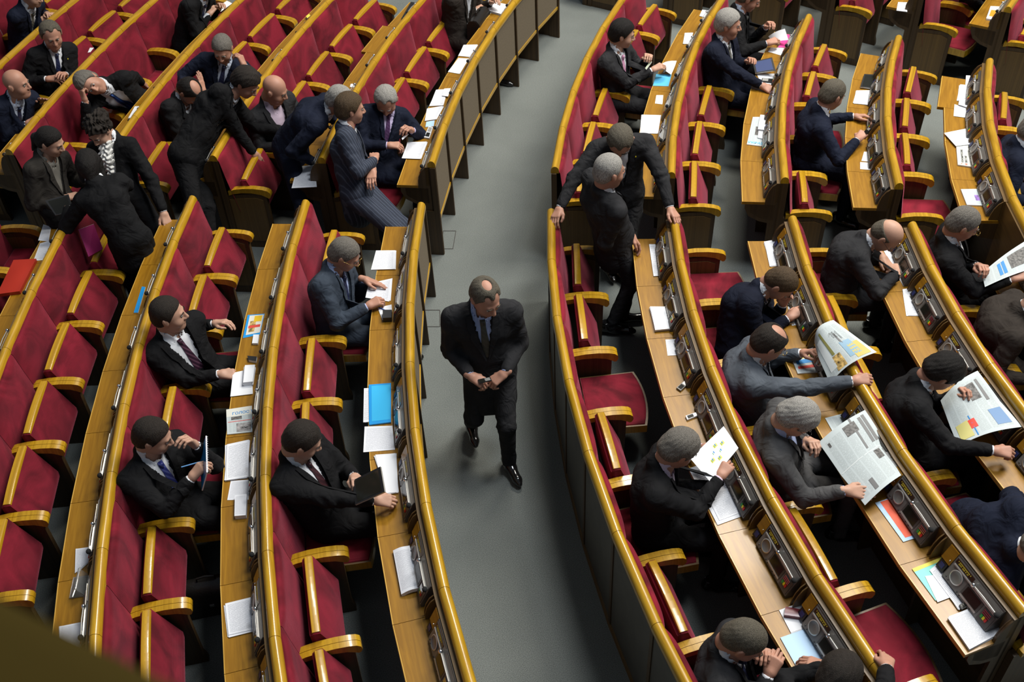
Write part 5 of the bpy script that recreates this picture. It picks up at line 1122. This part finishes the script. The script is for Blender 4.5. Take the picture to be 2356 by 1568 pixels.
item('paper', 'white page below the magenta folder', 'paper', [(1773, 110), (1812, 111), (1805, 130), (1767, 119)], BLANK, group=G)
def tablet(label, c, scr=None, t=.010):
    C = corners(c, 0); ctr = sum(C)/4; r = empty('tablet_computer', ctr); tag(r, label, 'tablet'); mb, n = sheet_mb([p-ctr for p in C], BLACK, t, side=SILVER); link('casing', mb.mesh('casing', 30), r); decal(r, np.zeros(3), [p-ctr for p in C], n, .09, .08, .91, .92, scr or SCREEN, 'screen', t+.0008); return r
LIT = mat('lit_tablet_screen', (.03, .04, .08), .15, emit=(.16, .20, .42, .45))
tablet('tablet computer with lit screen under the silver-haired man\'s hand', [(1732, 143, .84), (1777, 133, .90), (1785, 163, .84), (1738, 170, .79)], LIT)
stack('papers', 'papers under the telephone beside his flat hand', 'papers', [(1741, 171), (1792, 170), (1787, 198), (1751, 193)], 2, BLANK, .003)
phone('black mobile phone with white keypad on papers, second far right desk', [(1784, 184), (1753, 182), (1751, 189), (1783, 192)], z=.779)
o, C, c, n = item('newspaper', 'newspaper with pale blue masthead on second far right desk', 'newspaper', [(1766, 339), (1718, 333), (1732, 270), (1768, 270)], NEWS, t=.006); decal(o, c, C, n, .3, .35, .7, .65, PHOTO, 'picture', .0068); text(o, c, C, n, .98, .05, 'УКРАЇНИ', .045, CYANF, 'masthead', lift=.0072, ang=180)
item('booklet', 'white booklet lying on the newspaper, second far right desk', 'book', [(1749, 267), (1776, 269), (1768, 303), (1743, 300)], BLANK, z=.778, t=.016)
item('booklet', 'second small white booklet below the first, second far right desk', 'book', [(1745, 303), (1769, 306), (1767, 324), (1743, 318)], BLANK, z=.778, t=.010)
item('paper', 'narrow white card at the top of third far right desk', 'paper', [(2026, 127), (2034, 128), (2028, 151), (2020, 151)], BLANK, t=.006, group=G)
tablet('black tablet computer in an open cover on third far right desk', [(1988, 172, .78), (2022, 174, .78), (2014, 206, .78), (1979, 202, .78)])
stack('papers', 'bright white page below the black tablet', 'papers', [(1970, 209), (2015, 207), (2011, 243), (1965, 238)], 3, BLANK, .002)
phone('phone held up by the man in navy seen from behind', [(1990, 303, .90), (2000, 293, .94), (2006, 297, .94), (1996, 308, .90)])
item('paper', 'white note below the forearm of the man with phone', 'paper', [(1988, 349), (2015, 350), (2016, 374), (1982, 370)], BLANK, group=G)
item('paper', 'lower white note, third far right desk', 'paper', [(1979, 373), (2018, 375), (2018, 392), (1979, 389)], BLANK, group=G)
stack('papers', 'topmost white papers on fourth far right desk', 'papers', [(2224, 175), (2253, 177), (2250, 199), (2221, 196)], 2, PAGE2, .003)
stack('papers', 'white papers second from top on fourth far right desk', 'papers', [(2208, 197), (2250, 201), (2246, 224), (2201, 232)], 3, PAGE, .003)
stack('papers', 'slanting papers third from top on fourth far right desk', 'papers', [(2207, 228), (2247, 232), (2243, 254), (2205, 241)], 2, PAGE2, .003, z=.785)
stack('papers', 'bottom papers of the upper heap, fourth far right desk', 'papers', [(2196, 240), (2243, 256), (2243, 274), (2194, 267)], 2, PAGE, .002)
item('paper', 'large tilted page hanging over the edge of fourth far right desk', 'paper', [(2172, 306), (2237, 293), (2250, 330), (2199, 336)], PAGE2, z=.79, group=G)
o, C, c, n = item('newspaper', 'folded newspaper with black and orange title, fourth far right desk', 'newspaper', [(2203, 381), (2199, 333), (2250, 331), (2257, 389)], mat('news_pale', (.62, .63, .58), .7), t=.012, z=.772)
text(o, c, C, n, .04, .26, 'Э', .030, ORANGE, 'masthead_initial', lift=.0135); text(o, c, C, n, .13, .26, 'КОНОМИЧЕСКИЕ', .024, BLACKINK, 'masthead', lift=.0135); text(o, c, C, n, .04, .42, 'И', .030, ORANGE, 'masthead_initial', lift=.0135); text(o, c, C, n, .13, .42, 'ЗВЕСТИЯ', .024, BLACKINK, 'masthead', lift=.0135); decal(o, c, C, n, .70, .55, .95, .72, PHOTO, 'picture', .013); decal(o, c, C, n, .05, .60, .25, .78, PHOTO, 'picture', .013)
o, C, c, n = item('newspaper', 'newspaper with small violet photograph, end of fourth far right desk', 'newspaper', [(2210, 437), (2266, 436), (2280, 475), (2224, 473)], NEWS, t=.010); decal(o, c, C, n, .45, .38, .62, .72, mat('violet_photo', (.22, .12, .38), .6, var=.6, scale=60), 'picture', .0108)
stack('papers', 'white papers on the desk at the top edge, far upper right', 'papers', [(2068, 6), (2089, 7), (2087, 28), (2063, 25)], 2, BLANK, .003)
o, C, c, n = item('book', 'white book with orange cover picture, top right desk', 'book', [(2278, 18), (2300, 19), (2289, 50), (2268, 46)], BLANK, t=.02); decal(o, c, C, n, .2, .3, .9, .8, mat('orange_cover_picture', (.70, .35, .03), .4), 'picture', .0208)
# --- far left desks
stack('papers', 'white papers behind the briefcase, top of the aisle desk', 'papers', [(1127, 6), (1167, 14), (1151, 36), (1121, 27)], 4, BLANK, .005)
stack('papers', 'white pages below the briefcase on the aisle desk', 'papers', [(1068, 104), (1100, 104), (1081, 132), (1054, 129)], 2, BLANK, .003)
stack('papers', 'second set of white pages down the far aisle desk', 'papers', [(1055, 134), (1079, 135), (1058, 170), (1033, 166)], 2, BLANK, .002)
stack('papers', 'overlapping white papers above the seated grey man, aisle desk', 'papers', [(1006, 208), (1030, 207), (1020, 244), (988, 245)], 3, PAGE, .003)
item('paper', 'small white slip leaning by a console, far aisle desk', 'paper', [(1022, 204), (1037, 203), (1031, 222), (1017, 220)], BLANK, z=.79, group=G)
stack('papers', 'white papers beside the elbow of the grey man', 'papers', [(984, 251), (1020, 245), (1005, 275), (978, 279)], 3, PAGE, .003)
item('booklet', 'blue-edged booklet on far aisle desk', 'book', [(981, 281), (1000, 278), (998, 291), (979, 293)], PALEB, t=.006)
phone('white flip phone on far aisle desk', [(976, 318), (987, 293), (996, 295), (988, 320)], body=WHITE)
stack('papers', 'stack of printed pages at the end of far aisle desk', 'papers', [(939, 328), (984, 328), (969, 366), (927, 365)], 4, PAGE, .002)
item('laptop_case', 'narrow black case lying on first far left desk', 'case', [(924, 46), (946, 8), (959, 10), (939, 47)], BLACK, t=.02, side=BLACK)
item('paper', 'scrap of white paper on first far left desk', 'paper', [(807, 193), (821, 193), (816, 201), (805, 200)], BLANK, group=G)
o, C, c, n = item('brochure', 'pale blue printed brochure hanging off a desk end beneath the leaning man', 'brochure', [(684, 384), (724, 379), (729, 430), (671, 433)], PAGE2, t=.003)
item('paper', 'small yellow note on second far left desk', 'paper', [(704, 37), (711, 32), (714, 36), (707, 42)], YELC, z=.80, group=G)
item('paper', 'white slip on the third far left desk', 'paper', [(207, 110), (216, 110), (208, 120), (202, 121)], BLANK, z=.80, group=G)
stack('papers', 'white papers on third far left desk beside a microphone', 'papers', [(310, 246), (320, 246), (304, 273), (295, 272)], 2, BLANK, .003)
stack('papers', 'white papers at the end of the fourth far left desk', 'papers', [(26, 330), (44, 322), (36, 346), (20, 350)], 2, BLANK, .004)
item('paper', 'white page on the far left edge below the rail', 'paper', [(6, 370), (22, 354), (24, 378), (5, 381)], BLANK, group=G)
item('paper', 'white papers in the hands of the man at the top edge, left', 'paper', [(494, 20, .84), (522, 2, .84), (534, 8, .80), (508, 27, .80)], BLANK, t=.002)
# --- things held
o, C, c, n = item('spiral_notebook', 'white spiral notebook with blue cover held by the writing man', 'notebook', [(476, 1002, 1.14), (478, 1086, 1.14), (467, 1128, .93), (462, 1050, .93)], BLUEF, t=.008, side=BLANK)
for i in range(16):
    mb = MB(); p = quadpt(C, (i+.5)/16, .0)-c; x = nrm_(C[1]-C[0]); mb.tube([p+nrm_(C[0]-C[3])*.004*math.cos(a)+n*.006*math.sin(a) for a in np.linspace(0, 6.28, 9)], .0011, WHITE, 5); link('ring', mb.mesh('ring'), o)
pen('light blue pen in the hand of the writing man', (417, 1074, 1.05), (463, 1061, 1.03), mat('light_blue_pen', (.10, .30, .62), .3))
tablet('black tablet computer with silver rim held by the dark-haired man', [(814, 1106, .93), (878, 1074, 1.07), (888, 1132, 1.06), (820, 1162, .91)], t=.012)
tablet('dark tablet in a white-edged cover held by the woman seen from behind', [(104, 462, 1.10), (158, 447, 1.10), (170, 486, 1.0), (128, 496, 1.0)], t=.012)
item('folder', 'magenta folder full of papers hanging from the woman\'s arm', 'folder', [(180, 528, .95), (215, 515, .95), (236, 572, .75), (203, 590, .75)], PINKC, t=.03, side=PAGE)
phone('small dark phone in the hands of the walking man', [(1100, 874, 1.05), (1128, 868, 1.07), (1132, 876, 1.07), (1104, 882, 1.05)], z=1.05, t=.008)
item('slip', 'folded paper slip between the fingers of the purple tie man', 'paper', [(924, 318, .90), (938, 306, .90), (940, 309, .90), (926, 322, .90)], BLANK, t=.002)
item('eyeglasses_case', 'pale green small object in the fingers of the pink tie man', 'pen', [(1484, 158, .93), (1497, 140, .93), (1500, 143, .93), (1487, 161, .93)], mat('pale_green', (.42, .48, .36), .5), t=.006)
# --- bags
def bag(label, pos, rz, size, handle=True):
    r = empty('briefcase', pos, math.radians(rz)); tag(r, label, 'briefcase'); w, d, h = size; mb = MB()
    pr = [(-d/2, 0), (d/2, 0), (d/2*.9, h*.8), (d/2*.5, h*.97), (0, h), (-d/2*.5, h*.97), (-d/2*.9, h*.8)]; mb.prism(pr, lambda u, z, s: (s, u, z), -w/2, w/2, LEATHER); link('case', mb.mesh('case', 50), r)
    mb = MB(); mb.prism([(-d/2*.95-.006, h*.35), (-d/2*.95-.001, h*.35), (-d/2*.9-.001, h*.82), (-d/2*.5, h*.98), (0, h*1.005), (0, h*1.02), (-d/2*.55, h), (-d/2*.95-.006, h*.83)], lambda u, z, s: (s, u, z), -w/2*.97, w/2*.97, LEATHER); link('flap', mb.mesh('flap', 50), r)
    if handle: mb = MB(); mb.tube([(-.06, 0, h), (-.055, 0, h+.035), (0, 0, h+.045), (.055, 0, h+.035), (.06, 0, h)], .008, LEATHER, 8); link('handle', mb.mesh('handle'), r)
    mb = MB(); mb.box((0, -d/2-.004, h*.42), (.03, .008, .02), CHROME); link('clasp', mb.mesh('clasp'), r)
bag('black leather briefcase standing at the aisle desk by the top edge', at(1103, 82, .58), 70, (.36, .15, .26))
bag('black bag on the floor behind the writing man\'s row', at(498, 1392, .001), 10, (.34, .16, .30))
# --- floor hatches of the aisle
for lab, c4 in (('square service hatch outline in the carpet beside the far block', [(1020, 531), (1049, 531), (1042, 572), (1012, 572)]), ('square service hatch outline in the carpet beside the near block', [(962, 713), (1012, 713), (1012, 751), (966, 751)])):
    C = [at(*p, .0015) for p in c4]; ctr = sum(C)/4; mb = MB()
    for a, b2 in zip(C, C[1:]+C[:1]): mb.tube([a-ctr, b2-ctr], .0035, GREYD, 6)
    o = link('floor_hatch', mb.mesh('floor_hatch')); o.location = ctr; tag(o, lab, 'hatch')
# --- ruffle of the woman's blouse, brooches
def ruffle():
    p = PEOPLE['p6']; nb, up, fwd, rt = p['nb'], p['up'], p['fwd'], p['rt']; F = Field()
    F.flat(nb+fwd*.085-up*.01, nb+fwd*.135-up*.13, rt, .060, .050, .030, .030, .03); F.flat(nb+fwd*.135-up*.13, nb+fwd*.13-up*.28, rt, .048, .020, .028, .02, .03)
    F.mods.append(lambda P: .0105*np.sin((P@up)*150+3*np.sin((P@rt)*70))+.006*np.sin((P@rt)*190+(P@up)*60))
    V, Q = surface_net(F, .0065, .03); link('ruffles', np_mesh('ruffles', [(V-p['off'], Q, LINEN)]), p['root'])
ruffle()
def badge(key, du, dv, col):
    p = PEOPLE[key]; o = p['nb']+p['fwd']*.35-p['up']*dv+p['rt']*du; h = trace(p['J'], o, -p['fwd'])[0]-p['off']; mb = MB(); mb.box(tuple(h+p['fwd']*.004), (.016, .016, .008), col); link('lapel_badge', mb.mesh('lapel_badge'), p['root'])
badge('p9', -.10, .10, BTN_Y); badge('p2', -.10, .10, BTN_Y); badge('p22', -.10, .10, BTN_Y)
# --- balcony parapet close to the camera (out of focus at the lower left)
def parapet():
    # the balcony handrail: a long padded beam crossing below the lens
    A = np.array(at(-400, 1165, 5.84)); B2 = np.array(at(600, 1670, 5.84)); d = nrm_(B2-A); s = np.cross((0, 0, 1.), d); s = s if s@np.array([0, -1, 0]) > 0 else -s
    A = A-d*.6; B2 = B2+d*1.2; ctr = (A+B2)/2; L = np.linalg.norm(B2-A); pr = [(0, -.02), (.004, .008), (.02, .018), (.14, .018), (.157, .008), (.16, -.05), (.13, -.35), (.02, -.35)]
    r = empty('balcony_parapet', ctr); tag(r, 'blurred ochre balcony handrail at the lower left corner', 'handrail'); mb = MB()
    mb.prism(pr, lambda u, z, t: tuple(s*u+d*t+np.array([0, 0, z])), -L/2, L/2, mat('ochre_paint', (.036, .025, .005), .95, spec=.05)); link('handrail', mb.mesh('handrail', 40), r)
parapet()
